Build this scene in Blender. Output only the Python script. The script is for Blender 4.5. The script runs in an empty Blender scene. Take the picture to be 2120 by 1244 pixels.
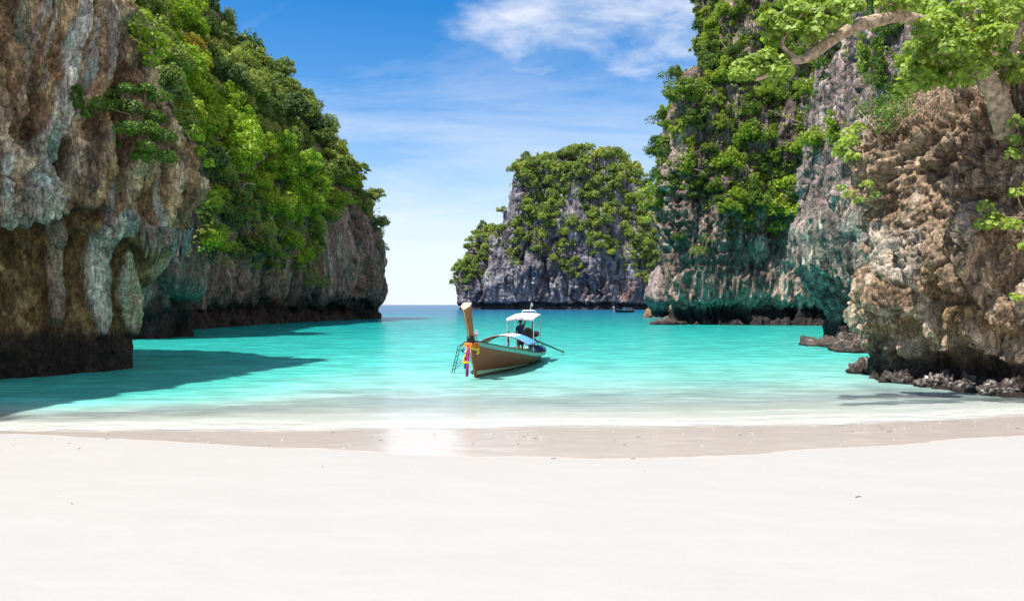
import bpy, math, random
import numpy as np
from mathutils import Vector

random.seed(7)
RNG = np.random.default_rng(7)
scene = bpy.context.scene
COL = scene.collection

# ------------------------------------------------------------------ camera, sky, sun, exposure
EYE = 2.6            # metres above the water
FPX = 1600.0         # focal length in pixels of the 2120 px wide photograph
HOR = 631.0          # row of the horizon
cam_d = bpy.data.cameras.new('camera'); cam = bpy.data.objects.new('camera', cam_d); COL.objects.link(cam)
cam.location = (0, 0, EYE); cam.rotation_euler = (math.radians(90), 0, 0)
cam_d.sensor_width = 36.0; cam_d.lens = 36.0 * FPX / 2120.0
cam_d.shift_y = (HOR - 622.0) / 2120.0
cam_d.clip_start = 0.1; cam_d.clip_end = 60000
scene.camera = cam

SUN_EL = math.radians(63); SUN_AZ = math.radians(-121)     # azimuth from +Y (view direction), clockwise; negative = left
sdir = Vector((math.sin(SUN_AZ) * math.cos(SUN_EL), math.cos(SUN_AZ) * math.cos(SUN_EL), math.sin(SUN_EL)))
sun_d = bpy.data.lights.new('sun', 'SUN'); sun = bpy.data.objects.new('sun', sun_d); COL.objects.link(sun)
sun_d.energy = 5.0; sun_d.angle = math.radians(0.53); sun_d.color = (1.0, 0.945, 0.85)
sun.rotation_euler = sdir.to_track_quat('Z', 'Y').to_euler(); sun.location = (-60, -40, 120)

world = bpy.data.worlds.new('World'); scene.world = world; world.use_nodes = True
nt = world.node_tree; nt.nodes.clear()
def N(tree, typ, **kw):
    n = tree.nodes.new(typ)
    for k, v in kw.items():
        setattr(n, k, v)
    return n
def L(tree, a, b): tree.links.new(a, b)
def MATH(tree, op, a, b=None, clamp=False):
    n = tree.nodes.new('ShaderNodeMath'); n.operation = op; n.use_clamp = clamp
    for i, v in enumerate((a, b)):
        if v is None: continue
        if isinstance(v, (int, float)): n.inputs[i].default_value = v
        else: tree.links.new(v, n.inputs[i])
    return n.outputs[0]
def RAMP(tree, fac, stops, interp='LINEAR'):
    n = tree.nodes.new('ShaderNodeValToRGB'); cr = n.color_ramp; cr.interpolation = interp
    while len(cr.elements) < len(stops): cr.elements.new(0.5)
    for e, (p, c) in zip(cr.elements, stops):
        e.position = p; e.color = (c[0], c[1], c[2], 1) if not isinstance(c, (int, float)) else (c, c, c, 1)
    if fac is not None: tree.links.new(fac, n.inputs[0])
    return n.outputs[0]
def MIX(tree, fac, a, b, mode='MIX'):
    n = tree.nodes.new('ShaderNodeMix'); n.data_type = 'RGBA'; n.blend_type = mode
    for sock, v in ((n.inputs[0], fac), (n.inputs[6], a), (n.inputs[7], b)):
        if isinstance(v, (int, float)): sock.default_value = v
        elif isinstance(v, tuple): sock.default_value = (v[0], v[1], v[2], 1)
        else: tree.links.new(v, sock)
    return n.outputs[2]
def NOISE(tree, vec, scale, detail=5, rough=0.55, dist=0.0):
    n = tree.nodes.new('ShaderNodeTexNoise'); n.inputs['Scale'].default_value = scale
    n.inputs['Detail'].default_value = detail; n.inputs['Roughness'].default_value = rough; n.inputs['Distortion'].default_value = dist
    if vec is not None: tree.links.new(vec, n.inputs['Vector'])
    return n.outputs[0]
def MAPPING(tree, vec, scale=(1, 1, 1), loc=(0, 0, 0), rot=(0, 0, 0)):
    n = tree.nodes.new('ShaderNodeMapping'); n.inputs['Scale'].default_value = scale
    n.inputs['Location'].default_value = loc; n.inputs['Rotation'].default_value = rot
    tree.links.new(vec, n.inputs['Vector']); return n.outputs[0]

sky = N(nt, 'ShaderNodeTexSky', sky_type='NISHITA', sun_disc=False)
sky.sun_elevation = SUN_EL; sky.sun_rotation = SUN_AZ
sky.air_density = 1.0; sky.dust_density = 0.6; sky.ozone_density = 2.5; sky.altitude = 0
tc = N(nt, 'ShaderNodeTexCoord')
sep = N(nt, 'ShaderNodeSeparateXYZ'); L(nt, tc.outputs['Generated'], sep.inputs[0])
zc = MATH(nt, 'ADD', MATH(nt, 'MAXIMUM', sep.outputs[2], 0.0), 0.10)
comb = N(nt, 'ShaderNodeCombineXYZ')
L(nt, MATH(nt, 'DIVIDE', sep.outputs[0], zc), comb.inputs[0]); L(nt, MATH(nt, 'DIVIDE', sep.outputs[1], zc), comb.inputs[1])
plane = comb.outputs[0]                      # a flat cloud deck seen in perspective
# thin streaky veil
veil = NOISE(nt, MAPPING(nt, plane, (0.55, 0.9, 1), (3.1, 1.7, 0), (0, 0, 0.5)), 1.1, 6, 0.62, 0.6)
veil = RAMP(nt, veil, [(0.39, 0.0), (0.72, 0.58)])
# broken cumulus fields, one of which stands over the bay
cum = NOISE(nt, MAPPING(nt, plane, (1, 1, 1), (0.35, 0.1, 0.0)), 2.6, 8, 0.60, 0.25)
fld = N(nt, 'ShaderNodeVectorMath', operation='DISTANCE'); L(nt, plane, fld.inputs[0]); fld.inputs[1].default_value = (0.26, 2.16, 0)
near_f = RAMP(nt, fld.outputs['Value'], [(0.0, 1.0), (0.25, 0.85), (0.72, 0.0)], 'EASE')
othf = RAMP(nt, NOISE(nt, MAPPING(nt, plane, (1, 1, 1), (7.7, 2.3, 0)), 0.35, 2, 0.5), [(0.56, 0.0), (0.70, 1.0)])
field = MATH(nt, 'MAXIMUM', near_f, othf)
cum = MATH(nt, 'ADD', cum, MATH(nt, 'MULTIPLY', MATH(nt, 'SUBTRACT', field, 0.72), 0.55))
cum = RAMP(nt, cum, [(0.40, 0.0), (0.84, 0.95)], 'EASE')
cloud = MATH(nt, 'MAXIMUM', veil, cum)
hz = RAMP(nt, sep.outputs[2], [(0.0, 0.90), (0.07, 0.74), (0.14, 0.36), (0.23, 0.08), (0.40, 0.0)])   # pale humid air low over the sea
hs = N(nt, 'ShaderNodeHueSaturation'); hs.inputs['Saturation'].default_value = 1.50; hs.inputs['Hue'].default_value = 0.503; hs.inputs['Value'].default_value = 1.12
L(nt, sky.outputs[0], hs.inputs['Color'])
c1 = MIX(nt, hz, hs.outputs[0], (5.6, 6.2, 6.9))
c2 = MIX(nt, cloud, c1, (6.0, 6.25, 6.7))
bg = N(nt, 'ShaderNodeBackground'); bg.inputs['Strength'].default_value = 0.110
L(nt, c2, bg.inputs['Color'])
out = N(nt, 'ShaderNodeOutputWorld'); L(nt, bg.outputs[0], out.inputs[0])

scene.view_settings.view_transform = 'Standard'; scene.view_settings.look = 'None'
scene.view_settings.gamma = 1.0; scene.view_settings.use_curve_mapping = False
scene.view_settings.exposure = 0.55
scene.render.engine = 'CYCLES'
scene.cycles.max_bounces = 5; scene.cycles.diffuse_bounces = 3; scene.cycles.glossy_bounces = 2; scene.cycles.transparent_max_bounces = 8
scene.cycles.use_adaptive_sampling = True; scene.cycles.adaptive_threshold = 0.02
scene.cycles.use_denoising = True
scene.cycles.caustics_reflective = False; scene.cycles.caustics_refractive = False

# ------------------------------------------------------------------ helpers
def tag(o, label=None, cat=None, group=None, kind=None):
    if label: o['label'] = label
    if cat: o['category'] = cat
    if group: o['group'] = group
    if kind: o['kind'] = kind
    return o
def link(name, me, mats=(), parent=None):
    o = bpy.data.objects.new(name, me); COL.objects.link(o)
    for m in mats if isinstance(mats, (list, tuple)) else (mats,):
        if m is not None: me.materials.append(m)
    if parent is not None: o.parent = parent
    return o
def empty(name, loc=(0, 0, 0), rz=0.0):
    o = bpy.data.objects.new(name, None); COL.objects.link(o)
    o.location = loc; o.rotation_euler = (0, 0, rz); o.empty_display_size = 0.3
    return o
def quads_mesh(name, V, Q, smooth=True, mat_idx=None):
    me = bpy.data.meshes.new(name); V = np.asarray(V, np.float32); Q = np.asarray(Q, np.int32)
    k = Q.shape[1]
    me.vertices.add(len(V)); me.vertices.foreach_set('co', V.ravel())
    me.loops.add(Q.size); me.loops.foreach_set('vertex_index', Q.ravel())
    me.polygons.add(len(Q)); me.polygons.foreach_set('loop_start', np.arange(len(Q), dtype=np.int32) * k)
    if smooth: me.polygons.foreach_set('use_smooth', np.ones(len(Q), bool))
    if mat_idx is not None: me.polygons.foreach_set('material_index', np.asarray(mat_idx, np.int32))
    me.update(calc_edges=True)
    return me
def pymesh(name, V, F, smooth=False):
    me = bpy.data.meshes.new(name); me.from_pydata([tuple(v) for v in V], [], [tuple(f) for f in F]); me.update()
    if smooth: me.polygons.foreach_set('use_smooth', np.ones(len(me.polygons), bool))
    return me
def grid_quads(nu, nv):
    i, j = np.meshgrid(np.arange(nu - 1), np.arange(nv - 1), indexing='ij')
    a = i * nv + j
    return np.stack([a, a + nv, a + nv + 1, a + 1], -1).reshape(-1, 4)
def set_color(me, name, C):
    at = me.color_attributes.new(name, 'FLOAT_COLOR', 'POINT')
    at.data.foreach_set('color', np.concatenate([C, np.ones((len(C), 1))], 1).astype(np.float32).ravel())
def set_float(me, name, A):
    at = me.attributes.new(name, 'FLOAT', 'POINT'); at.data.foreach_set('value', np.asarray(A, np.float32))
def proj(P):
    y = np.maximum(P[..., 1], 0.1)
    return np.stack([1060 + FPX * P[..., 0] / y, HOR - FPX * (P[..., 2] - EYE) / y], -1)
def at(px, py, d):
    return np.array([(px - 1060) / FPX * d, d, EYE + (HOR - py) / FPX * d])
class MB:
    """collects boxes, tubes and lofts into one mesh"""
    def __init__(s): s.v = []; s.f = []
    def add(s, V, F):
        n = len(s.v); s.v += [tuple(map(float, p)) for p in V]; s.f += [tuple(int(i) + n for i in q) for q in F]; return s
    def box(s, c, size, rz=0.0, taper=1.0):
        hx, hy, hz = size[0] / 2, size[1] / 2, size[2] / 2; cr, sr = math.cos(rz), math.sin(rz); V = []
        for z, t in ((-hz, 1.0), (hz, taper)):
            for x, y in ((-hx, -hy), (hx, -hy), (hx, hy), (-hx, hy)):
                x *= t; y *= t; V.append((c[0] + x * cr - y * sr, c[1] + x * sr + y * cr, c[2] + z))
        return s.add(V, [(3, 2, 1, 0), (4, 5, 6, 7), (0, 1, 5, 4), (1, 2, 6, 5), (2, 3, 7, 6), (3, 0, 4, 7)])
    def tube(s, pts, rad, n=8, cap=True):
        pts = [np.array(p, float) for p in pts]; k = len(pts)
        if isinstance(rad, (int, float)): rad = [rad] * k
        V = []; F = []; up = None
        for i, p in enumerate(pts):
            t = pts[min(i + 1, k - 1)] - pts[max(i - 1, 0)]; t = t / (np.linalg.norm(t) + 1e-9)
            if up is None:
                up = np.array([0, 0, 1.0]) if abs(t[2]) < 0.9 else np.array([1.0, 0, 0])
            a = np.cross(t, up); a /= (np.linalg.norm(a) + 1e-9); b = np.cross(a, t); up = b
            for j in range(n):
                an = 2 * math.pi * j / n; V.append(p + rad[i] * (math.cos(an) * a + math.sin(an) * b))
        for i in range(k - 1):
            for j in range(n):
                F.append((i * n + j, i * n + (j + 1) % n, (i + 1) * n + (j + 1) % n, (i + 1) * n + j))
        if cap: F += [tuple(range(n - 1, -1, -1)), tuple(range((k - 1) * n, k * n))]
        return s.add(V, F)
    def ball(s, c, r, nu=10, nv=7, sc=(1, 1, 1), rough=0.0):
        V = []; F = []
        for i in range(nv + 1):
            th = math.pi * i / nv
            for j in range(nu):
                ph = 2 * math.pi * j / nu; q = 1 + random.uniform(-rough, rough)
                V.append((c[0] + r * q * sc[0] * math.sin(th) * math.cos(ph), c[1] + r * q * sc[1] * math.sin(th) * math.sin(ph), c[2] + r * q * sc[2] * math.cos(th)))
        for i in range(nv):
            for j in range(nu):
                F.append((i * nu + j, (i + 1) * nu + j, (i + 1) * nu + (j + 1) % nu, i * nu + (j + 1) % nu))
        return s.add(V, F)
    def build(s, name, mat, parent=None, smooth=False):
        return link(name, pymesh(name, s.v, s.f, smooth), mat, parent)

# ------------------------------------------------------------------ noise
_perm = RNG.permutation(256)
_grad = RNG.normal(size=(256, 3)); _grad /= np.linalg.norm(_grad, axis=1, keepdims=True)
_feat = RNG.random((256, 3))
def _h(x, y, z): return _perm[(_perm[(_perm[x & 255] + y) & 255] + z) & 255]
def perlin(p):
    i = np.floor(p).astype(np.int64); f = p - i; u = f * f * f * (f * (f * 6 - 15) + 10); r = np.zeros(len(p))
    for dx in (0, 1):
        wx = u[:, 0] if dx else 1 - u[:, 0]
        for dy in (0, 1):
            wy = u[:, 1] if dy else 1 - u[:, 1]
            for dz in (0, 1):
                wz = u[:, 2] if dz else 1 - u[:, 2]
                g = _grad[_h(i[:, 0] + dx, i[:, 1] + dy, i[:, 2] + dz)]
                r += wx * wy * wz * ((f - (dx, dy, dz)) * g).sum(1)
    return r * 1.6
def fbm(p, o=4, gain=0.5):
    r = 0; a = 1.0; t = 0
    for k in range(o):
        r = r + a * perlin(p * 2.03 ** k + 17.3 * k); t += a; a *= gain
    return r / t
def billow(p, o=3, gain=0.5):
    r = 0; a = 1.0; t = 0
    for k in range(o):
        r = r + a * np.abs(perlin(p * 2.07 ** k + 31.7 * k)); t += a; a *= gain
    return r / t
def worley(p):
    i = np.floor(p).astype(np.int64); f1 = np.full(len(p), 9.0); f2 = np.full(len(p), 9.0); cid = np.zeros(len(p), np.int64)
    for dx in (-1, 0, 1):
        for dy in (-1, 0, 1):
            for dz in (-1, 0, 1):
                c = i + (dx, dy, dz)
                hh = _h(c[:, 0], c[:, 1], c[:, 2]); q = c + _feat[hh]
                d = np.sqrt(((p - q) ** 2).sum(1))
                cid = np.where(d < f1, hh, cid); n1 = np.minimum(f1, d); f2 = np.minimum(f2, np.maximum(f1, d)); f1 = n1
    return f1, f2, cid / 255.0
def sm(a, b, x):
    t = np.clip((x - a) / (b - a), 0, 1); return t * t * (3 - 2 * t)
def mixc(C, col, m):
    return C + (np.array(col) - C) * m[:, None]
def polyd(S, pts):
    """distance in photo pixels from points S to a polyline with widths; returns distance / local half width and the position 0..1 along it"""
    best = np.full(len(S), 99.0); tt = np.zeros(len(S)); n = len(pts) - 1
    for k in range(n):
        a = np.array(pts[k][:2], float); b = np.array(pts[k + 1][:2], float); ab = b - a
        t = np.clip(((S - a) @ ab) / (ab @ ab), 0, 1)
        w = pts[k][2] + (pts[k + 1][2] - pts[k][2]) * t
        d = np.linalg.norm(S - a - t[:, None] * ab, axis=1) / w
        m = d < best; best[m] = d[m]; tt[m] = (k + t[m]) / n
    return best, tt

# ------------------------------------------------------------------ materials
def new_mat(name):
    m = bpy.data.materials.new(name); m.use_nodes = True; t = m.node_tree; t.nodes.clear()
    o = N(t, 'ShaderNodeOutputMaterial'); return m, t, o
def plain(name, col, rough=0.6, metal=0.0, var=0.15, scale=6.0, bump=0.0, spec=0.5):
    m, t, o = new_mat(name); p = N(t, 'ShaderNodeBsdfPrincipled')
    g = N(t, 'ShaderNodeTexCoord').outputs['Object']
    nz = NOISE(t, g, scale, 5, 0.6)
    L(t, MIX(t, 1.0, col, RAMP(t, nz, [(0.3, 1 - var), (0.7, 1 + var)]), 'MULTIPLY'), p.inputs['Base Color'])
    p.inputs['Roughness'].default_value = rough; p.inputs['Metallic'].default_value = metal; p.inputs['Specular IOR Level'].default_value = spec
    if bump:
        b = N(t, 'ShaderNodeBump'); b.inputs['Strength'].default_value = bump; b.inputs['Distance'].default_value = 0.02
        L(t, nz, b.inputs['Height']); L(t, b.outputs[0], p.inputs['Normal'])
    L(t, p.outputs[0], o.inputs[0]); return m
def rock_mat(name, scale, bump_d):
    m, t, o = new_mat(name); p = N(t, 'ShaderNodeBsdfPrincipled')
    g = N(t, 'ShaderNodeTexCoord').outputs['Object']
    at_ = N(t, 'ShaderNodeAttribute', attribute_name='col')
    n1 = NOISE(t, g, 2.4 * scale, 7, 0.72); n2 = NOISE(t, MAPPING(t, g, (1, 1, 0.16)), 4.2 * scale, 4, 0.65, 0.4)
    vo = N(t, 'ShaderNodeTexVoronoi', feature='DISTANCE_TO_EDGE'); vo.inputs['Scale'].default_value = 2.2 * scale
    wv = N(t, 'ShaderNodeVectorMath', operation='ADD'); L(t, MAPPING(t, g, (1, 1, 0.55)), wv.inputs[0])
    nn = N(t, 'ShaderNodeTexNoise'); nn.inputs['Scale'].default_value = 3 * scale; L(t, g, nn.inputs['Vector'])
    sc = N(t, 'ShaderNodeVectorMath', operation='SCALE'); sc.inputs['Scale'].default_value = 0.5 / scale; L(t, nn.outputs['Color'], sc.inputs[0]); L(t, sc.outputs[0], wv.inputs[1])
    L(t, wv.outputs[0], vo.inputs['Vector'])
    crack = RAMP(t, vo.outputs['Distance'], [(0.0, 0.0), (0.07, 1.0)])
    c = MIX(t, 1.0, at_.outputs['Color'], RAMP(t, n1, [(0.30, 0.42), (0.5, 0.95), (0.70, 1.55)]), 'MULTIPLY')
    nb = NOISE(t, MAPPING(t, g, (1, 1, 0.4)), 0.5 * scale, 5, 0.7, 0.6); c = MIX(t, 1.0, c, RAMP(t, nb, [(0.33, 0.55), (0.5, 1.0), (0.66, 1.5)]), 'MULTIPLY')
    c = MIX(t, 1.0, c, RAMP(t, n2, [(0.32, 0.5), (0.68, 1.45)]), 'MULTIPLY')
    c = MIX(t, 1.0, c, RAMP(t, vo.outputs['Distance'], [(0.0, 0.45), (0.06, 1.0)]), 'MULTIPLY')
    L(t, c, p.inputs['Base Color']); p.inputs['Roughness'].default_value = 0.85; p.inputs['Specular IOR Level'].default_value = 0.25
    rn = N(t, 'ShaderNodeTexNoise', noise_type='RIDGED_MULTIFRACTAL', normalize=True); rn.inputs['Scale'].default_value = 1.1 * scale; rn.inputs['Detail'].default_value = 5; rn.inputs['Roughness'].default_value = 0.6; L(t, MAPPING(t, g, (1, 1, 0.5)), rn.inputs['Vector'])
    n1 = MATH(t, 'SUBTRACT', MATH(t, 'MULTIPLY', n1, 0.8), MATH(t, 'MULTIPLY', rn.outputs[0], 0.9))
    h = MATH(t, 'ADD', MATH(t, 'MULTIPLY', n1, 1.3), MATH(t, 'ADD', MATH(t, 'MULTIPLY', n2, 0.6), MATH(t, 'MULTIPLY', crack, 0.25)))
    b = N(t, 'ShaderNodeBump'); b.inputs['Strength'].default_value = 0.9; b.inputs['Distance'].default_value = bump_d
    L(t, h, b.inputs['Height']); L(t, b.outputs[0], p.inputs['Normal'])
    L(t, p.outputs[0], o.inputs[0]); return m
def leaf_mat(name, stops, trans=0.35, jit=0.45):
    m, t, o = new_mat(name)
    oi = N(t, 'ShaderNodeObjectInfo'); ge = N(t, 'ShaderNodeNewGeometry')
    c = RAMP(t, oi.outputs['Random'], stops)
    c = MIX(t, 1.0, c, RAMP(t, ge.outputs['Random Per Island'], [(0.0, 1 - jit), (1.0, 1 + jit)]), 'MULTIPLY')
    yl = RAMP(t, ge.outputs['Random Per Island'], [(0.85, 0.0), (1.0, 0.25)])
    c = MIX(t, yl, c, (0.22, 0.20, 0.02))
    p = N(t, 'ShaderNodeBsdfPrincipled'); p.inputs['Roughness'].default_value = 0.5; p.inputs['Specular IOR Level'].default_value = 0.35
    tr = N(t, 'ShaderNodeBsdfTranslucent'); mx = N(t, 'ShaderNodeMixShader'); mx.inputs[0].default_value = trans
    L(t, c, p.inputs['Base Color']); L(t, MIX(t, 1.0, c, (1.25, 1.25, 0.5), 'MULTIPLY'), tr.inputs[0])
    L(t, p.outputs[0], mx.inputs[1]); L(t, tr.outputs[0], mx.inputs[2]); L(t, mx.outputs[0], o.inputs[0]); return m
M = {}
M['rock_near'] = rock_mat('limestone_near', 2.2, 0.13)
M['rock_mid'] = rock_mat('limestone_mid', 0.9, 0.26)
M['rock_far'] = rock_mat('limestone_far', 0.28, 0.55)
M['leaf_hill'] = leaf_mat('hill_leaves', [(0.0, (0.095, 0.165, 0.06)), (0.3, (0.165, 0.24, 0.06)), (0.65, (0.26, 0.33, 0.07)), (1.0, (0.35, 0.40, 0.11))])
M['leaf_bright'] = leaf_mat('bright_leaves', [(0.0, (0.24, 0.40, 0.03)), (0.5, (0.31, 0.46, 0.035)), (1.0, (0.40, 0.48, 0.05))], 0.4)
M['leaf_cliff'] = leaf_mat('cliff_leaves', [(0.0, (0.08, 0.145, 0.035)), (0.35, (0.14, 0.225, 0.035)), (0.7, (0.24, 0.35, 0.04)), (1.0, (0.36, 0.44, 0.055))], 0.4)
M['leaf_island'] = leaf_mat('island_leaves', [(0.0, (0.15, 0.22, 0.06)), (0.5, (0.24, 0.32, 0.06)), (1.0, (0.36, 0.42, 0.08))])
M['leaf_near'] = leaf_mat('broad_leaves', [(0.0, (0.32, 0.44, 0.09)), (1.0, (0.36, 0.46, 0.09))], 0.45, 0.4)
M['leaf_deep'] = leaf_mat('deep_green_leaves', [(0.0, (0.10, 0.20, 0.03)), (1.0, (0.13, 0.24, 0.035))], 0.35)
M['leaf_orange'] = leaf_mat('orange_leaves', [(0.0, (0.40, 0.24, 0.03)), (1.0, (0.42, 0.26, 0.03))], 0.3)
M['bark'] = plain('pale_bark', (0.36, 0.27, 0.18), 0.85, 0, 0.75, 7.0, 1.0)
M['bark_dark'] = plain('grey_bark', (0.20, 0.17, 0.14), 0.9, 0, 0.3, 3.0, 0.5)

# ------------------------------------------------------------------ ground: beach and sea bed, one sheet to the horizon
def shore(x):
    return 16.3 + np.where(x > 0, 0.012 * x * x, -0.05 * np.abs(x)) + 0.10 * np.sin(x * 0.55 + 1.0) + 0.05 * np.sin(x * 1.7)
def bed(x, y):
    t = y - shore(x)
    land = np.minimum(-t, 60) * 0.056 + 0.012 * np.maximum(-t - 5, 0)
    sea = -(0.045 * np.minimum(t, 40) + 0.02 * np.clip(t - 40, 0, 150) + 0.01 * np.clip(t - 190, 0, 400))
    return np.where(t < 0, land, sea)
def axis(a, b, step, far, grow=1.35):
    c = list(np.arange(a, b + 1e-6, step)); s = step
    while c[-1] < far: s *= grow; c.append(c[-1] + s)
    s = step
    while c[0] > -far: s *= grow; c.insert(0, c[0] - s)
    return np.array(c)
xs = axis(-16, 17, 0.11, 26000); ys = axis(3, 24, 0.09, 26000, 1.3)
gx, gy = np.meshgrid(xs, ys, indexing='ij'); fl = np.stack([gx.ravel(), gy.ravel(), np.zeros(gx.size)], 1)
z = bed(gx, gy).ravel()
near = (np.abs(fl[:, 0]) < 40) & (fl[:, 1] < 40) & (fl[:, 1] > -20)
z = z + np.where(near, 0.010 * perlin(fl * 0.9) + 0.006 * perlin(fl * 2.7 + 5), 0)
dry_line = np.interp(fl[:, 0], [-13, -9, -6.5, -3.3, -1.2, 1.2, 3.6, 6.0, 8.4, 12], [0.3, 0.9, 1.9, 3.2, 4.3, 4.9, 4.5, 3.7, 3.2, 3.0])   # metres of wet sand above the water's edge
t_sh = fl[:, 1] - shore(fl[:, 0])
wet = (t_sh + dry_line) / 0.5 + 0.35 * fbm(fl * 0.8, 3)
z = z + np.where(near, 0.02 * (1 - sm(-1.0, 0.6, wet)), 0)
fl[:, 2] = z
me = quads_mesh('beach', fl, grid_quads(len(xs), len(ys)))
set_float(me, 'wet', wet); set_float(me, 'tsh', t_sh)
m, t, o = new_mat('coral_sand'); p = N(t, 'ShaderNodeBsdfPrincipled')
g = N(t, 'ShaderNodeTexCoord').outputs['Object']
w = N(t, 'ShaderNodeAttribute', attribute_name='wet').outputs['Fac']
wn = MATH(t, 'ADD', w, MATH(t, 'MULTIPLY', MATH(t, 'SUBTRACT', NOISE(t, MAPPING(t, g, (0.6, 2.2, 1)), 1.8, 5, 0.6), 0.5), 0.9))
tq = N(t, 'ShaderNodeAttribute', attribute_name='tsh').outputs['Fac']
wf = MATH(t, 'MULTIPLY', RAMP(t, wn, [(0.0, 0.0), (0.55, 1.0)], 'EASE'), RAMP(t, MATH(t, 'ADD', MATH(t, 'MULTIPLY', tq, 0.5), 0.5), [(0.42, 1.0), (0.72, 0.0)]))
fine = NOISE(t, g, 90, 3, 0.7); mid = NOISE(t, MAPPING(t, g, (0.5, 1.0, 1)), 1.3, 5, 0.6); lump = NOISE(t, MAPPING(t, g, (0.5, 1.6, 1)), 4.0, 6, 0.6)
dry = MIX(t, mid, (0.37, 0.360, 0.347), (0.40, 0.392, 0.381))
dry = MIX(t, 1.0, dry, RAMP(t, fine, [(0.3, 0.94), (0.7, 1.04)]), 'MULTIPLY')
wetc = MIX(t, RAMP(t, lump, [(0.35, 0.0), (0.7, 1.0)]), (0.47, 0.405, 0.365), (0.52, 0.46, 0.42))
dry = MIX(t, RAMP(t, MATH(t, 'ADD', MATH(t, 'MULTIPLY', tq, 0.5), 0.5), [(0.45, 0.0), (0.75, 1.0)]), dry, (0.60, 0.59, 0.56))
L(t, MIX(t, wf, dry, wetc), p.inputs['Base Color'])
L(t, RAMP(t, wf, [(0.0, 0.9), (0.75, 0.55), (1.0, 0.20)]), p.inputs['Roughness'])
p.inputs['Specular IOR Level'].default_value = 0.32
hb = MATH(t, 'ADD', MATH(t, 'MULTIPLY', fine, 0.10), MATH(t, 'MULTIPLY', lump, 1.0))
b = N(t, 'ShaderNodeBump'); b.inputs['Distance'].default_value = 0.012
L(t, RAMP(t, wf, [(0.0, 0.55), (1.0, 0.06)]), b.inputs['Strength']); L(t, hb, b.inputs['Height']); L(t, b.outputs[0], p.inputs['Normal'])
L(t, p.outputs[0], o.inputs[0]); M['sand'] = m
beach = tag(link('beach', me, m), 'white coral sand beach sloping down to a wet strip at the waterline', kind='structure')

# ------------------------------------------------------------------ water
xs = axis(-45, 45, 0.45, 26000, 1.25); ys0 = axis(13.0, 110, 0.30, 26000, 1.2); ys = ys0[ys0 > 12.5]
gx, gy = np.meshgrid(xs, ys, indexing='ij'); fl = np.stack([gx.ravel(), gy.ravel(), np.zeros(gx.size)], 1)
tsh = fl[:, 1] - shore(fl[:, 0]) + 0.45 * fbm(fl * (0.35, 0.5, 1), 4)
keep_z = 0.004 + 0.0 * tsh
nearw = (np.abs(fl[:, 0]) < 44) & (fl[:, 1] < 110)
wv = 0.035 * fbm(fl * (0.5, 1.1, 1), 3) + 0.02 * perlin(fl * (0.9, 2.2, 1) + 3)
fl[:, 2] = keep_z + np.where(nearw, wv * sm(0.5, 9, tsh), 0)
me = quads_mesh('sea', fl, grid_quads(len(xs), len(ys)))
set_float(me, 'tsh', tsh)
set_float(me, 'dep_shade', tsh + 17 * sm(4.5, 13, -fl[:, 0]) * sm(1.2, 7, tsh))      # shadow tone of the left cliff painted into the water as deeper teal
bank = fbm(fl * (0.035, 0.06, 1) + 9, 3)                      # pale sand banks and darker weed beds on the bottom
weed = sm(0.05, 0.4, fbm(fl * (0.12, 0.3, 1) + 40, 3)) * sm(5, 8, fl[:, 0]) * (1 - sm(19.5, 24, fl[:, 1])) * sm(2.0, 3.5, tsh)
set_float(me, 'bank', bank); set_float(me, 'weed', weed)
m, t, o = new_mat('turquoise_water')
g = N(t, 'ShaderNodeTexCoord').outputs['Object']
ts = N(t, 'ShaderNodeAttribute', attribute_name='tsh').outputs['Fac']
bk = N(t, 'ShaderNodeAttribute', attribute_name='bank').outputs['Fac']
wd = N(t, 'ShaderNodeAttribute', attribute_name='weed').outputs['Fac']
dp_shade = N(t, 'ShaderNodeAttribute', attribute_name='dep_shade').outputs['Fac']
dn = MATH(t, 'DIVIDE', MATH(t, 'ADD', dp_shade, MATH(t, 'MULTIPLY', bk, -7.0)), 400.0)
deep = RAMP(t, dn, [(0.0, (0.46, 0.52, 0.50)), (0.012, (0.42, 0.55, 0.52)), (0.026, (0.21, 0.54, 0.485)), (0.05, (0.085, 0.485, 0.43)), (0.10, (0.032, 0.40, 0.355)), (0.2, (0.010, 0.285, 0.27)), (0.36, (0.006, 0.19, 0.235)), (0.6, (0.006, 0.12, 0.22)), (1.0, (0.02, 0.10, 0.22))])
deep = MIX(t, MATH(t, 'MULTIPLY', wd, 0.55), deep, (0.05, 0.20, 0.13))
chop = MATH(t, 'ADD', MATH(t, 'MULTIPLY', NOISE(t, MAPPING(t, g, (0.5, 1.5, 1)), 1.3, 5, 0.65), 0.5), MATH(t, 'MULTIPLY', NOISE(t, MAPPING(t, g, (0.22, 0.55, 1)), 1.0, 6, 0.7), 0.5))
deep = MIX(t, 1.0, deep, RAMP(t, chop, [(0.36, 0.66), (0.5, 0.96), (0.62, 1.42)]), 'MULTIPLY')
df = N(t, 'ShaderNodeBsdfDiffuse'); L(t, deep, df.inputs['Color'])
tp = N(t, 'ShaderNodeBsdfTransparent'); tp.inputs[0].default_value = (0.97, 1.0, 0.99, 1)
body = N(t, 'ShaderNodeMixShader')
fn = NOISE(t, MAPPING(t, g, (0.5, 2.0, 1)), 1.0, 4, 0.6)
cover = RAMP(t, MATH(t, 'DIVIDE', MATH(t, 'ADD', dp_shade, MATH(t, 'MULTIPLY', MATH(t, 'SUBTRACT', fn, 0.5), 3.0)), 14.0), [(0.02, 0.0), (0.18, 0.22), (0.45, 0.75), (0.8, 1.0)])
L(t, cover, body.inputs[0]); L(t, tp.outputs[0], body.inputs[1]); L(t, df.outputs[0], body.inputs[2])
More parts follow.
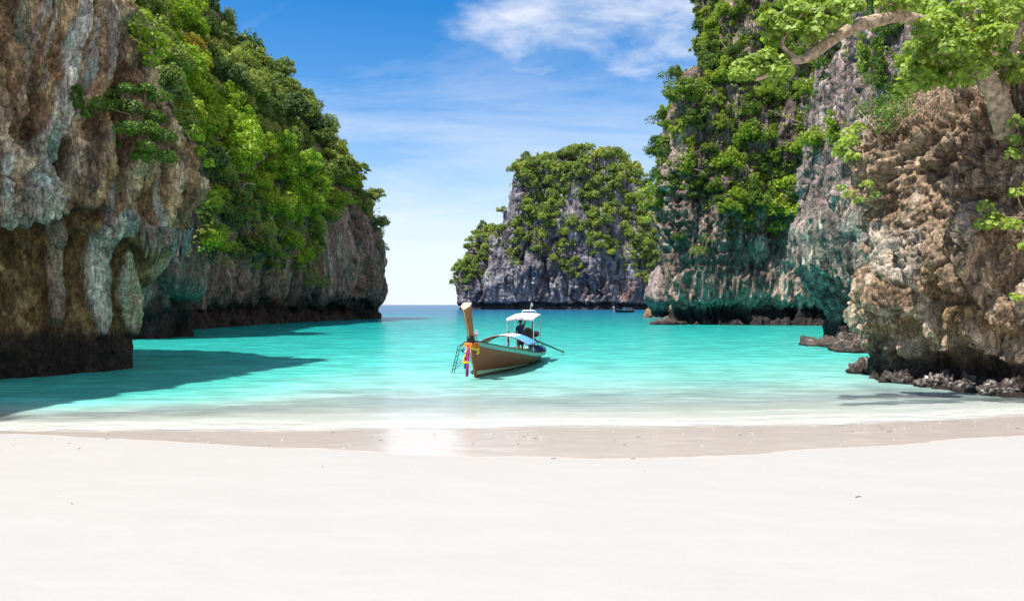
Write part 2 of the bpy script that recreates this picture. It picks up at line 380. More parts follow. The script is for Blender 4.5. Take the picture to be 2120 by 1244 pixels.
# ripples
bp = N(t, 'ShaderNodeBump'); bp.inputs['Distance'].default_value = 0.16
r1 = NOISE(t, MAPPING(t, g, (0.16, 0.9, 1)), 1.1, 6, 0.66, 0.2); r2 = NOISE(t, MAPPING(t, g, (0.22, 1.0, 1), (3, 5, 0), (0, 0, 0.04)), 5.5, 3, 0.6)
L(t, MATH(t, 'ADD', r1, MATH(t, 'MULTIPLY', r2, 0.35)), bp.inputs['Height'])
L(t, RAMP(t, MATH(t, 'DIVIDE', ts, 20.0), [(0.0, 0.08), (0.25, 0.45), (1.0, 0.9)]), bp.inputs['Strength'])
gl = N(t, 'ShaderNodeBsdfGlossy'); gl.inputs['Roughness'].default_value = 0.10; L(t, bp.outputs[0], gl.inputs['Normal'])
lw = N(t, 'ShaderNodeFresnel'); lw.inputs['IOR'].default_value = 1.33; L(t, bp.outputs[0], lw.inputs['Normal'])
fr = MATH(t, 'MINIMUM', lw.outputs[0], RAMP(t, MATH(t, 'DIVIDE', ts, 30.0), [(0.0, 0.24), (0.35, 0.28), (1.0, 0.42)]))
surf = N(t, 'ShaderNodeMixShader'); L(t, fr, surf.inputs[0]); L(t, body.outputs[0], surf.inputs[1]); L(t, gl.outputs[0], surf.inputs[2])
# foam lace at the very edge
fm = MATH(t, 'MULTIPLY', RAMP(t, MATH(t, 'DIVIDE', ts, 2.0), [(0.0, 0.0), (0.06, 1.0), (0.25, 0.65), (0.55, 0.0)]), RAMP(t, NOISE(t, MAPPING(t, g, (0.35, 2.2, 1)), 3.0, 6, 0.65), [(0.40, 0.0), (0.62, 0.85)]))
fm2 = MATH(t, 'MULTIPLY', RAMP(t, MATH(t, 'DIVIDE', MATH(t, 'ADD', ts, MATH(t, 'MULTIPLY', NOISE(t, MAPPING(t, g, (0.25, 0.4, 1)), 1.0, 3, 0.5), 1.6)), 4.0), [(0.42, 0.0), (0.47, 0.9), (0.50, 0.5), (0.56, 0.0), (0.70, 0.0), (0.74, 0.5), (0.79, 0.0)]), RAMP(t, NOISE(t, MAPPING(t, g, (0.5, 2.2, 1)), 2.2, 6, 0.65), [(0.46, 0.0), (0.60, 0.8)]))
fm = MATH(t, 'MAXIMUM', fm, fm2)
fd = N(t, 'ShaderNodeBsdfDiffuse'); fd.inputs['Color'].default_value = (0.60, 0.60, 0.585, 1)
fx = N(t, 'ShaderNodeMixShader'); L(t, fm, fx.inputs[0]); L(t, surf.outputs[0], fx.inputs[1]); L(t, fd.outputs[0], fx.inputs[2])
L(t, fx.outputs[0], o.inputs[0]); M['water'] = m
sea = tag(link('sea', me, m), 'clear turquoise bay water deepening towards the open sea', kind='structure')

# ------------------------------------------------------------------ cliffs
def cr(A, tpar):
    A = np.asarray(A, float); k = len(A); i = np.clip(np.floor(tpar).astype(int), 0, k - 2); f = (tpar - i)
    f = f.reshape((-1,) + (1,) * (A.ndim - 1))
    p0 = A[np.maximum(i - 1, 0)]; p1 = A[i]; p2 = A[i + 1]; p3 = A[np.minimum(i + 2, k - 1)]
    return 0.5 * ((2 * p1) + (p2 - p0) * f + (2 * p0 - 5 * p1 + 4 * p2 - p3) * f ** 2 + (3 * p1 - p0 - 3 * p2 + p3) * f ** 3)
def par(ns):
    out = []
    for k, n in enumerate(ns): out.append(k + np.arange(n) / n)
    return np.concatenate(out + [[len(ns)]])
CL = {}
def grid_normals(P):
    du = np.gradient(P, axis=0); dv = np.gradient(P, axis=1); n = np.cross(du, dv)
    return n / (np.linalg.norm(n, axis=2, keepdims=True) + 1e-9)
def build_cliff(name, cols, nus, nvs, dispf, colf, mat, label):
    ctrl = np.array([[(c[0][0] + c[1][0] * o_ / math.hypot(*c[1]), c[0][1] + c[1][1] * o_ / math.hypot(*c[1]), z_) for o_, z_ in c[2]] for c in cols])   # (ncol, K, 3)
    G = cr(ctrl, par(nus)); G = np.swapaxes(cr(np.swapaxes(G, 0, 1), par(nvs)), 0, 1)
    nu, nv = G.shape[:2]; Nn = grid_normals(G)
    dirs = np.array([c[1] for c in cols]); dm = cr(dirs, par(nus))
    flip = (Nn[:, nv // 2, :2] * dm).sum() < 0
    if flip: Nn = -Nn
    P = G.reshape(-1, 3); n = Nn.reshape(-1, 3); S = proj(P)
    d = dispf(P, n, S)
    Q = P + n * d[:, None]
    Nn2 = grid_normals(Q.reshape(nu, nv, 3)).reshape(-1, 3) * (-1 if flip else 1)
    C = colf(P, Nn2, S, d)
    q = grid_quads(nu, nv)
    if not flip: pass
    else: q = q[:, ::-1]
    me = quads_mesh(name, Q, q); set_color(me, 'col', np.clip(C, 0.008, 0.9))
    o_ = tag(link(name, me, mat), label, kind='structure')
    CL[name] = dict(P=Q, N=Nn2, shape=(nu, nv), S=proj(Q), obj=o_)
    return o_
def karst(P, s, lump=1.0, flute=0.5, block=0.4, knob=0.0, fine=0.12):
    d = lump * s * 1.0 * fbm(P / (4.2 * s), 3)
    if flute:
        fl_ = 1 - np.abs(perlin(P * (1, 1, 0.16) / (1.5 * s) + 3)) * 2 ; fl2 = 1 - np.abs(perlin(P * (1, 1, 0.2) / (0.62 * s) + 8)) * 2
        d += flute * s * (0.55 * fl_ + 0.28 * fl2)
        ww = P + 0.9 * s * np.stack([fbm(P / (2.6 * s) + 71, 2), fbm(P / (2.6 * s) + 81, 2), 0 * P[:, 2]], 1)
        d -= flute * s * 1.1 * sm(0.80, 0.98, 1 - 2 * np.abs(perlin(ww * (1, 1, 0.07) / (3.3 * s) + 51)))
    if block:
        wq = P + 0.7 * s * np.stack([fbm(P / s + 5 + 9 * k_, 2) for k_ in range(3)], 1)
        am = 0.45 + 1.1 * sm(-0.25, 0.35, fbm(P / (6.5 * s) + 87, 2))
        f1, f2, ci = worley(wq * (1, 1, 0.24) / (1.9 * s)); d += am * block * s * (0.9 * (ci - 0.5) - 0.8 * (1 - sm(0.0, 0.14, f2 - f1)))
        f1, f2, ci = worley(wq * (1, 1, 0.30) / (0.75 * s) + 7); d += am * block * s * (0.30 * (ci - 0.5) - 0.30 * (1 - sm(0.0, 0.18, f2 - f1)))
        tz = P[:, 2] / (1.7 * s) + 0.9 * fbm(P / (2.2 * s) + 33, 2); fz_ = tz - np.floor(tz); d += block * s * 0.30 * (fz_ - 0.5)
    if knob:
        d += knob * s * (2.2 * billow(P / (0.85 * s) + 2, 3) - 0.5)
    d += fine * s * (fbm(P / (0.35 * s) + 11, 3) + 0.8 * (0.5 - 2 * billow(P / (0.5 * s) + 19, 2)))
    return d
def rock_cols(P, s, a, b, c):
    n1 = fbm(P / (3.0 * s) + 50, 4); n2 = fbm(P * (1, 1, 0.18) / (0.9 * s) + 70, 3); n3 = fbm(P / (0.8 * s) + 90, 3)
    C = np.tile(np.array(a, float), (len(P), 1)); C = mixc(C, b, sm(-0.25, 0.35, n1)); C = mixc(C, c, 0.8 * sm(0.05, 0.4, n2)); C *= (1 + 0.5 * n3)[:, None]
    return C, n1, n2, n3
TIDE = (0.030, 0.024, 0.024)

# --- the near cliff on the left, overhanging the water
A_RIB = [([(165, -30, 12), (150, 120, 15), (136, 230, 17), (112, 330, 24), (86, 445, 28)], 0.30, (0.78, 0.74, 0.64)),
         ([(120, 180, 8), (100, 260, 14), (60, 360, 18), (22, 452, 24)], 0.24, (0.64, 0.57, 0.47)),
         ([(258, 452, 24), (216, 486, 27), (194, 540, 31), (200, 600, 33), (206, 650, 24), (204, 690, 8)], 0.42, (0.56, 0.54, 0.46)),
         ([(152, 440, 14), (120, 480, 19), (107, 540, 21), (112, 600, 17), (115, 665, 12)], 0.34, (0.38, 0.30, 0.22)),
         ([(266, 525, 8), (264, 575, 20), (271, 620, 24), (274, 655, 18), (272, 690, 7)], 0.26, (0.62, 0.55, 0.38)),
         ([(224, 385, 8), (220, 452, 10)], 0.22, (0.34, 0.27, 0.24)),
         ([(62, 100, 6), (80, 30, 9), (98, -20, 10)], 0.14, (0.42, 0.35, 0.28)),
         ([(108, -20, 6), (98, 90, 8), (76, 190, 7)], 0.16, (0.60, 0.52, 0.42)),
         ([(58, 340, 9), (52, 400, 11), (44, 452, 13)], 0.24, (0.72, 0.66, 0.56)),
         ([(4, 330, 9), (2, 400, 12), (0, 458, 14)], 0.24, (0.66, 0.60, 0.50)),
         ([(182, 60, 6), (176, 160, 8), (160, 240, 7)], 0.15, (0.56, 0.49, 0.40)),
         ([(126, 345, 7), (116, 400, 10), (112, 446, 12)], 0.24, (0.76, 0.72, 0.62)),
         ([(205, -20, 7), (212, 80, 9), (205, 180, 6)], 0.15, (0.50, 0.43, 0.35)),
         ([(330, 380, 8), (326, 430, 9), (320, 462, 7)], 0.18, (0.58, 0.50, 0.40)),
         ([(30, -10, 10), (45, 60, 16), (38, 130, 12)], 0.16, (0.33, 0.27, 0.19)),
         ([(250, 30, 9), (246, 110, 12), (232, 170, 7)], 0.16, (0.30, 0.24, 0.19))]
def a_disp(P, n, S):
    z = P[:, 2]; up = sm(5.0, 6.2, z)
    d = karst(P, 0.55, 0.95, 0.40, 0.42, 0.0, 0.20) * (0.45 + 0.75 * up)
    wz = P + 0.8 * np.stack([fbm(P / 2.5 + 71, 2), fbm(P / 2.5 + 81, 2), 0 * z], 1)
    d += up * (0.42 * (1 - 2 * np.abs(perlin(wz * (1, 1, .14) / 2.1 + 23))) + 0.22 * (1 - 2 * np.abs(perlin(wz * (1, 1, .16) / 0.8 + 53))))
    d -= up * 0.55 * sm(0.72, 0.97, 1 - np.abs(perlin(wz * (1, 1, .22) / 3.0 + 91)) * 2)
    d += 0.30 * up * (fbm(P * (1, 1, 0.35) / 1.1 + 4, 3)) + 0.06 * fbm(P / 0.22, 2)
    d += up * 0.35 * sm(0.0, 0.5, fbm(P / 2.4 + 21, 2))
    for pts, amp, _ in A_RIB:
        q, tt = polyd(S, pts); d += amp * np.sqrt(np.clip(1 - q * q, 0, 1)) - 0.12 * amp * sm(1.0, 1.25, q) * (1 - sm(1.25, 1.9, q)) * 3
    q, _ = polyd(S, [(-80, 485, 26), (60, 478, 26), (140, 462, 22), (210, 436, 14)]); d -= 0.7 * np.clip(1 - q * q, 0, 1)
    for pts, w in (([(60, 250), (70, 320), (40, 380)], 14), ([(118, 300), (128, 380), (122, 430)], 12), ([(250, 60), (235, 200), (245, 330)], 22), ([(150, 290), (140, 360)], 16)):
        q, _ = polyd(S, [(x, y, w) for x, y in pts]); d -= 0.75 * np.clip(1 - q * q, 0, 1)
    return d
def a_col(P, n, S, d):
    z = P[:, 2]
    C, n1, n2, n3 = rock_cols(P, 0.6, (0.36, 0.24, 0.13), (0.62, 0.46, 0.28), (0.70, 0.56, 0.40))
    C = mixc(C, (0.70, 0.62, 0.49), 0.6 * sm(0.15, 0.4, fbm(P * (1, 1, 0.25) / 1.3 + 33, 3)))
    C = mixc(C, (0.085, 0.055, 0.038), 0.8 * sm(0.06, 0.34, fbm((P + 0.5 * np.stack([fbm(P / 1.6 + 2, 2)] * 3, 1)) * (1, 1, 0.13) / 0.75 + 47, 3)))
    C = mixc(C, (0.15, 0.10, 0.06), 0.6 * sm(0.1, 0.4, fbm(P / 2.0 + 57, 3)))
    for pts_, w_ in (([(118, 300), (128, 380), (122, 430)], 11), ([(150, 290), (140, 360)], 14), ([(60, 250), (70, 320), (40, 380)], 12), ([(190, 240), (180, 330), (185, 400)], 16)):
        q, _ = polyd(S, [(x, y, w_) for x, y in pts_]); C = mixc(C, (0.09, 0.06, 0.04), 0.75 * (1 - sm(0.5, 1.15, q + 0.5 * n3)))  # shade of the crevices painted into the rock colour
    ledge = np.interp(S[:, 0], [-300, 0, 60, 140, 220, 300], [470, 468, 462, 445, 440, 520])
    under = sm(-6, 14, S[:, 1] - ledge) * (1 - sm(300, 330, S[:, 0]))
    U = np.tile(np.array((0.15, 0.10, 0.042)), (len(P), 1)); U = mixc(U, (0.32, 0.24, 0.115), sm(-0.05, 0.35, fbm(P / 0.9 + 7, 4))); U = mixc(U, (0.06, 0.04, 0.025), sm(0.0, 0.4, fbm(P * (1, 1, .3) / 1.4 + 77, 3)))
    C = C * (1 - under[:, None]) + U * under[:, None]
    for pts, amp, col in A_RIB:
        q, tt = polyd(S, pts); m_ = (1 - sm(0.75, 1.08, q)); cc = np.array(col)
        Cc = np.tile(cc, (len(P), 1)); Cc = mixc(Cc, cc * (0.66, 0.92, 0.95), sm(-0.1, 0.35, n2)); Cc = mixc(Cc, cc * 0.5, 0.8 * sm(0.0, 0.35, fbm(P * (1, 1, 0.1) / 0.25 + 13, 2)))
        C = C * (1 - m_[:, None]) + Cc * m_[:, None]
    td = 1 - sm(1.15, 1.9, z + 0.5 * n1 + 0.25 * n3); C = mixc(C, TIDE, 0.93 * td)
    return C
aP = lambda *v: list(zip(v, (-1.6, 0, 1.3, 3.0, 4.6, 5.9, 8.0, 11.0, 14.5, 19.0, 22.0)))
aT = lambda *v: list(zip(v, (-1.6, 0, 1.3, 3.0, 4.6, 5.9, 8.5, 13.0, 18.0, 24.0, 28.0)))
a_cols = [((-23, 4), (0.95, 0.0), aT(0, 0, 0, -.3, -.4, .3, .4, 0, -.6, -2, -7)),
          ((-20.2, 15), (0.95, -0.2), aT(0, 0, .1, -.4, -.5, .5, .5, .1, -.8, -2.4, -8)),
          ((-19.0, 23.0), (0.95, -0.3), aT(0, 0, .15, -.5, -.8, .6, .6, .2, -.7, -2.2, -8)),
          ((-17.75, 26.6), (0.95, -0.31), aP(0, 0, .15, -.5, -.7, .6, .6, .2, -.7, -2.0, -8)),
          ((-16.5, 28.8), (0.94, -0.33), aP(0, 0, .15, -.35, -.4, .45, .7, .3, -.8, -2.2, -8)),
          ((-15.75, 31.3), (0.97, -0.22), aP(0, 0, .02, .15, .6, 1.7, 2.1, .9, -.5, -2.8, -9)),
          ((-16.3, 33.0), (0.95, 0.3), aP(0, 0, .02, .3, 1.6, 2.35, 2.4, 1.15, -.7, -3.1, -9)),
          ((-18.6, 35.4), (0.7, 0.7), aP(0, 0, .1, .4, 1.2, 1.8, 1.8, .7, -1.0, -3.3, -9)),
          ((-24, 40), (0.4, 0.9), aP(0, 0, .1, .2, .6, 1, 1, .4, -1, -3, -8)),
          ((-38, 44), (0.2, 1), aP(0, 0, .1, .2, .6, 1, 1, .4, -1, -3, -8))]
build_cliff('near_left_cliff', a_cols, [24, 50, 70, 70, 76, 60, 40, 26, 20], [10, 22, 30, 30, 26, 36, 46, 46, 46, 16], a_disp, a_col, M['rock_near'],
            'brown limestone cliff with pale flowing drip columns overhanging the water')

def stalactite(parent, p, ln, r, col, seed):
    nv, nu = 14, 12; V = []; C = []
    rg_ = np.random.default_rng(seed); bx, by = rg_.normal(size=2) * .12 * ln
    for j in range(nv):
        f = j / (nv - 1)
        for i in range(nu):
            a = 2 * math.pi * i / nu; rr = r * (1 - f) ** .7 * (1 + .25 * math.sin(3 * a + seed) + .12 * math.sin(7 * a)) * (1 + .15 * math.sin(9 * f + seed))
            V.append((rr * math.cos(a) + bx * f * f, rr * math.sin(a) + by * f * f, .35 * ln - 1.35 * ln * f)); k_ = .55 + .6 * rg_.random(); C.append([c_ * k_ for c_ in col])
    Q = [(j * nu + i, (j + 1) * nu + i, (j + 1) * nu + (i + 1) % nu, j * nu + (i + 1) % nu) for j in range(nv - 1) for i in range(nu)]
    me = quads_mesh('stalactite', V, Q); set_color(me, 'col', np.array(C)); o_ = link('stalactite', me, M['rock_near'], parent); o_.location = p
def near_point(name, px, py, rad=9):
    c = CL[name]; d = np.hypot(c['S'][:, 0] - px, c['S'][:, 1] - py); k = np.where(d < rad)[0]
    if len(k) == 0: k = np.argsort(d)[:3]
    return c['P'][k[np.argmin(c['P'][k, 1])]].copy()
for k_, (px, py, ln, r, col) in enumerate([(300, 478, .9, .20, (.27, .22, .16)), (322, 486, .8, .30, (.34, .27, .23)), (345, 490, .6, .28, (.36, .28, .25)), (358, 500, .8, .26, (.20, .30, .28)), (376, 494, .8, .22, (.30, .25, .21)),
        (388, 500, 1.0, .30, (.19, .25, .25)), (400, 496, .7, .18, (.30, .36, .32)), (408, 484, .5, .16, (.20, .32, .33)), (418, 474, .6, .12, (.28, .30, .26)), (335, 505, .6, .13, (.40, .34, .26)), (310, 505, .8, .12, (.42, .36, .26))]):
    stalactite(CL['near_left_cliff']['obj'], near_point('near_left_cliff', px, py), ln, r, col, k_)

# --- the wooded headland behind it
def c_disp(P, n, S):
    z = P[:, 2]; lo = 1 - sm(16, 26, z)
    d = karst(P, 2.0, 1.0, 0.55, 0.30, 0.0, 0.10) * (0.35 + 0.4 * lo)
    d += 2.2 * (1 - lo) * fbm(P / 11.0 + 6, 3)
    d += lo * 0.5 * (1 - 2 * np.abs(perlin(P * (1, 1, 0.12) / 1.7 + 44)))
    return d
def c_col(P, n, S, d):
    z = P[:, 2]
    C, n1, n2, n3 = rock_cols(P, 1.6, (0.18, 0.12, 0.105), (0.32, 0.22, 0.195), (0.48, 0.36, 0.31))
    C = mixc(C, (0.30, 0.17, 0.10), 0.55 * sm(0.12, 0.4, fbm(P * (1, 1, 0.3) / 4 + 15, 3)) * (1 - sm(8, 14, z)))
    C = mixc(C, (0.30, 0.30, 0.25), 0.5 * sm(0.1, 0.35, fbm(P * (1, 1, 0.1) / 2.2 + 25, 3)) * (1 - sm(10, 16, z)) * sm(66, 80, P[:, 1]))
    C = mixc(C, (0.075, 0.05, 0.045), 0.7 * sm(0.05, 0.4, fbm(P * (1, 1, 0.08) / 1.5 + 5, 3)))
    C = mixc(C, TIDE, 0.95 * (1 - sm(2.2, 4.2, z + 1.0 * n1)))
    return C
cz = (-2, 0, 2.0, 4.5, 9, 15, 24, 36, 46.5, 59, 76)
cP = lambda *v: list(zip(v, cz))
c_cols = [((-75, 50), (0.3, -1), cP(0, 0, -.6, .6, .4, -1, -4, -10, -16, -24, -45)),
          ((-46, 53), (0.4, -0.9), cP(0, 0, -.6, .6, .4, -1, -4, -10, -16, -24, -45)),
          ((-31, 57.5), (0.7, -0.7), cP(0, 0, -.6, .6, .4, -1, -4, -11, -18, -27, -48)),
          ((-27.0, 62.0), (0.98, -0.2), cP(0, 0, -.1, 1.2, 1.0, -1, -4, -11, -18, -27, -48)),
          ((-30, 68), (0.95, -0.1), cP(0, 0, -.6, 1.0, .8, -.5, -4, -11, -18, -27, -48)),
          ((-34, 79), (0.9, -0.43), cP(0, 0, -1.2, .6, .8, 0, -3, -10, -17, -27, -48)),
          ((-33.4, 95), (0.93, -0.36), cP(0, 0, -1.2, .6, .8, 0, -3, -10, -17, -27, -48)),
          ((-31.8, 112), (0.95, -0.3), cP(0, 0, -1.3, .6, .8, .2, -2.5, -10, -20, -34, -58)),
          ((-29.0, 129), (0.95, -0.3), cP(0, 0, -1.3, .9, .9, .2, -2.8, -10.5, -22, -38, -64)),
          ((-25.5, 141.5), (0.97, -0.2), cP(0, 0, -.6, 1.4, 1.0, 0, -3.0, -10.5, -23, -40, -66)),
          ((-27.6, 148.5), (0.8, 0.6), cP(0, 0, -.6, 1.2, .8, 0, -3.2, -11, -24, -42, -68)),
          ((-42, 160), (0.3, 0.95), cP(0, 0, -.6, 1, .6, 0, -4, -13, -26, -44, -66)),
          ((-80, 165), (0.1, 1), cP(0, 0, -.6, 1, .6, 0, -3, -10, -20, -33, -56))]
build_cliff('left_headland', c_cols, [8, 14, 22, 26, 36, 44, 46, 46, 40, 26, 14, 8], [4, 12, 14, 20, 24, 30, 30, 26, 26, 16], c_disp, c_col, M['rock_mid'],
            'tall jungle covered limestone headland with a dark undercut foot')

# --- the tall cliff behind the bay on the right
def f_disp(P, n, S):
    z = P[:, 2]
    d = karst(P, 1.35, 0.9, 0.60, 0.60, 0.0, 0.14)
    d += 0.9 * (1 - 2 * np.abs(perlin(P * (1, 1, 0.05) / 3.4 + 14))) * sm(8, 14, z)
    d += 1.5 * fbm(P / 9 + 60, 2) * sm(10, 18, z)
    fr_ = sm(2.0, 3.4, z) * (1 - sm(5.6, 7.0, z))
    d = d * (1 - 0.75 * fr_) + fr_ * (0.62 * (1 - 2 * np.abs(perlin(P * (1, 1, 0.06) / 0.9 + 31))) + 0.25 * (1 - 2 * np.abs(perlin(P * (1, 1, 0.05) / 0.42 + 61))))
    return d
def f_col(P, n, S, d):
    z = P[:, 2]
    C, n1, n2, n3 = rock_cols(P, 1.3, (0.20, 0.15, 0.125), (0.37, 0.29, 0.245), (0.54, 0.44, 0.37))
    C = mixc(C, (0.08, 0.055, 0.047), 0.75 * sm(0.05, 0.35, fbm(P * (1, 1, 0.14) / 1.9 + 5, 3)) * sm(7, 10, z))
    fr_ = 0.85 * sm(4.6, 5.4, z + 0.5 * n1) * (1 - sm(5.9, 6.7, z + 0.7 * n1))
    T = np.tile(np.array((0.33, 0.265, 0.20)), (len(P), 1)); T = mixc(T, (0.60, 0.52, 0.42), sm(0.05, 0.4, fbm(P * (1, 1, 0.05) / 0.35 + 3, 2))); T = mixc(T, (0.11, 0.075, 0.065), sm(0.1, 0.4, fbm(P * (1, 1, 0.05) / 0.8 + 9, 2)))
    wfr = fr_ * sm(-0.35, 0.1, fbm(P / 4 + 19, 2)) * (1 - 0.7 * sm(30, 37, P[:, 0]))
    C = C * (1 - wfr[:, None]) + T * wfr[:, None]
    lo = sm(1.6, 2.6, z) * (1 - sm(4.0, 5.0, z + 0.4 * n1)); Lc = mixc(np.tile(np.array((0.60, 0.40, 0.32)), (len(P), 1)), (0.22, 0.14, 0.12), sm(0, .35, fbm(P * (1, 1, 0.07) / 0.6 + 2, 2)))
    C = C * (1 - 0.85 * lo[:, None]) + Lc * 0.85 * lo[:, None]
    C = mixc(C, (0.45, 0.26, 0.14), 0.8 * sm(0.1, 0.35, fbm(P / 3 + 9, 3)) * sm(5.5, 7.5, z) * (1 - sm(10, 12.5, z)) * (1 - sm(22.5, 25, P[:, 0])))
    C = mixc(C, TIDE, 0.95 * (1 - sm(1.6, 2.8, z + 0.7 * n1)))
    return C
fz = (-1.6, 0, 1.9, 3.6, 5.8, 9, 15, 22, 30, 38, 52)
fP = lambda *v: list(zip(v, fz))
f_cols = [((62, 175), (-0.2, 1), fP(0, 0, -.5, .4, .9, .9, .5, 0, -1, -5, -14)),
          ((36, 150), (-0.8, 0.6), fP(0, 0, -.5, .4, .9, .9, .5, 0, -1, -5, -14)),
          ((26.0, 122), (-1, 0.1), fP(0, 0, -.5, .2, .5, .9, .8, .4, -1.6, -9.5, -30)),
          ((23.3, 110), (-1, -0.05), fP(.3, 0, -.4, .2, .7, 1.0, .9, .4, -1.8, -10, -32)),
          ((21.7, 102.4), (-0.8, -0.6), fP(.8, 0, -.5, .3, .9, 1.2, 1.1, .6, -1.4, -9.5, -30)),
          ((25, 100.2), (-0.25, -1), fP(.5, 0, -1.0, .05, .75, .8, .4, 0, -2.0, -9.5, -26)),
          ((31, 98.8), (-0.1, -1), fP(0, 0, -1.2, .0, .6, .7, .3, -.3, -1.6, -4, -9)),
          ((37, 97), (-0.15, -1), fP(0, 0, -1.2, .0, .55, .6, .2, -.5, -2, -4, -8)),
          ((43, 93), (-0.5, -0.85), fP(0, 0, -1.3, -.4, .8, .7, .2, -.5, -2, -4, -8)),
          ((50, 84), (-0.7, -0.7), fP(0, 0, -1, -.4, .8, .7, .2, -.5, -2, -4, -8)),
          ((60, 70), (-0.7, -0.7), fP(0, 0, -1, -.4, .8, .7, .2, -.5, -2, -4, -8))]
build_cliff('right_cliff', f_cols, [6, 12, 26, 44, 44, 60, 60, 44, 16, 8], [5, 16, 18, 26, 24, 40, 44, 46, 42, 24], f_disp, f_col, M['rock_mid'],
            'grey weathered limestone cliff with a green streaked drip fringe above its undercut')

# --- the grey pillar between it and the near rock
def e_disp(P, n, S):
    z = P[:, 2]
    d = karst(P, 0.95, 0.8, 0.65, 0.50, 0.0, 0.13)
    fr_ = sm(2.6, 4.0, z) * (1 - sm(7.5, 9.0, z))
    w = P * (1, 1, 0.07) + 0.25 * np.stack([np.sin(P[:, 2] * 0.9)] * 3, 1) * (1, 1, 0)
    d = d * (1 - 0.6 * fr_) + fr_ * (0.5 * (1 - 2 * np.abs(perlin(w / 0.9 + 31))) + 0.22 * (1 - 2 * np.abs(perlin(w / 0.38 + 61))))
    return d
def e_col(P, n, S, d):
    z = P[:, 2]
    C, n1, n2, n3 = rock_cols(P, 1.0, (0.22, 0.165, 0.15), (0.40, 0.315, 0.285), (0.58, 0.47, 0.42))
    C = mixc(C, (0.09, 0.068, 0.065), 0.6 * sm(0.08, 0.35, fbm(P * (1, 1, 0.14) / 1.3 + 5, 3)))
    fr_ = sm(3.0, 4.4, z + 0.6 * n1) * (1 - sm(7.6, 9.0, z + 0.9 * n1))
    w = P * (1, 1, 0.05) + 0.2 * np.stack([np.sin(P[:, 2] * 0.9)] * 3, 1) * (1, 1, 0)
    T = np.tile(np.array((0.34, 0.29, 0.24)), (len(P), 1)); T = mixc(T, (0.64, 0.58, 0.49), sm(0.05, 0.4, fbm(w / 0.3 + 3, 2))); T = mixc(T, (0.11, 0.08, 0.075), sm(0.05, 0.4, fbm(w / 0.7 + 9, 2)))
    fr_ = fr_ * (0.45 + 0.55 * sm(-0.1, 0.2, fbm(P * (1, 1, .2) / 2 + 4, 2)))
    C = C * (1 - fr_[:, None]) + T * fr_[:, None]
    C = mixc(C, (0.50, 0.27, 0.13), 0.85 * sm(0.05, 0.3, fbm(P * (1, 1, .4) / 1.6 + 29, 3)) * sm(6.5, 8, z) * (1 - sm(11, 12.5, z)) * sm(1730, 1765, S[:, 0]))
    C = mixc(C, TIDE, 0.95 * (1 - sm(1.2, 2.4, z + 0.6 * n1)))
    return C
ez = (-1.4, 0, 1.6, 3.2, 4.6, 6.4, 9.2, 14, 18, 23, 30)
eP = lambda *v: list(zip(v, ez))
e_cols = [((44, 82), (-0.6, 0.8), eP(0, 0, -.3, .3, 1.1, 1.9, 1.8, 1.2, .6, -.8, -5)),
          ((31, 67), (-0.85, 0.5), eP(0, 0, -.3, .3, 1.1, 1.9, 1.8, 1.2, .6, -.8, -5)),
          ((23.6, 57.5), (-1, 0.05), eP(0, 0, -.3, .3, 1.0, 1.9, 1.8, 1.2, .5, -.8, -5)),
          ((22.1, 53.5), (-0.95, -0.3), eP(.3, 0, -.3, .2, 1.0, 1.9, 1.9, 1.3, .5, -1.0, -5)),
          ((22.0, 49), (-0.9, -0.43), eP(.2, 0, -.5, .1, .7, 1.2, 1.6, 1.3, .4, -.8, -4)),
          ((21.2, 44), (-0.85, -0.53), eP(0, 0, -.4, .1, .5, .8, 1.0, .6, .2, -.6, -3)),
          ((21.3, 39), (-0.8, -0.6), eP(0, 0, -.4, .1, .5, .8, .8, .4, .2, -.3, -2)),
          ((24, 33), (-0.75, -0.65), eP(0, 0, -.3, .1, .5, .8, .8, .4, .2, -.3, -2)),
          ((33, 24), (-0.7, -0.7), eP(0, 0, -.3, .1, .5, .8, .8, .4, .2, -.3, -2))]
build_cliff('right_pillar_cliff', e_cols, [6, 20, 44, 56, 60, 50, 26, 12], [5, 18, 20, 22, 26, 34, 46, 40, 36, 20], e_disp, e_col, M['rock_mid'],
            'blue grey limestone pillar with teal and orange streaks beside the brown rock')

# --- the near brown rock on the right
def d_disp(P, n, S):
    z = P[:, 2]; up = sm(4.6, 6.2, z)
    d = karst(P, 0.42, 1.0, 0.25, 0.42, 0.0, 0.22)
    d += up * (0.50 * (2.2 * billow(P / 0.95 + 2, 3) - 0.55) + 0.16 * (2.0 * billow(P / 0.36 + 9, 2) - 0.5))
    d += (1 - up) * (0.55 * fbm(P * (1, 1, 0.5) / 1.7 + 12, 3) + 0.20 * (1 - 2 * np.abs(perlin(P * (1, 1, 0.3) / 0.7 + 8))))
    pf1, _, _ = worley(P / 0.62 + 5); d -= up * 0.30 * (1 - sm(0.05, 0.42, pf1))
    f1, f2, _ = worley(P * (1, 1, 0.7) / 2.1 + 0.25 * np.stack([fbm(P / 1.2, 3)] * 3, 1)); d -= 0.45 * (1 - sm(0.0, 0.16, f2 - f1))
    q, _ = polyd(S, [(1905, 770, 30), (1990, 760, 46), (2060, 775, 40)]); d -= 0.8 * np.clip(1 - q * q, 0, 1)
    q, _ = polyd(S, [(1995, 615, 10), (2040, 540, 12)]); d -= 0.4 * np.clip(1 - q * q, 0, 1)
    for pts in ([(1822, 470), (1832, 560)], [(1862, 500), (1866, 575)], [(1905, 480), (1900, 560)]):
        q, _ = polyd(S, [(x, y, 16) for x, y in pts]); d += 0.22 * np.clip(1 - q * q, 0, 1)
    return d
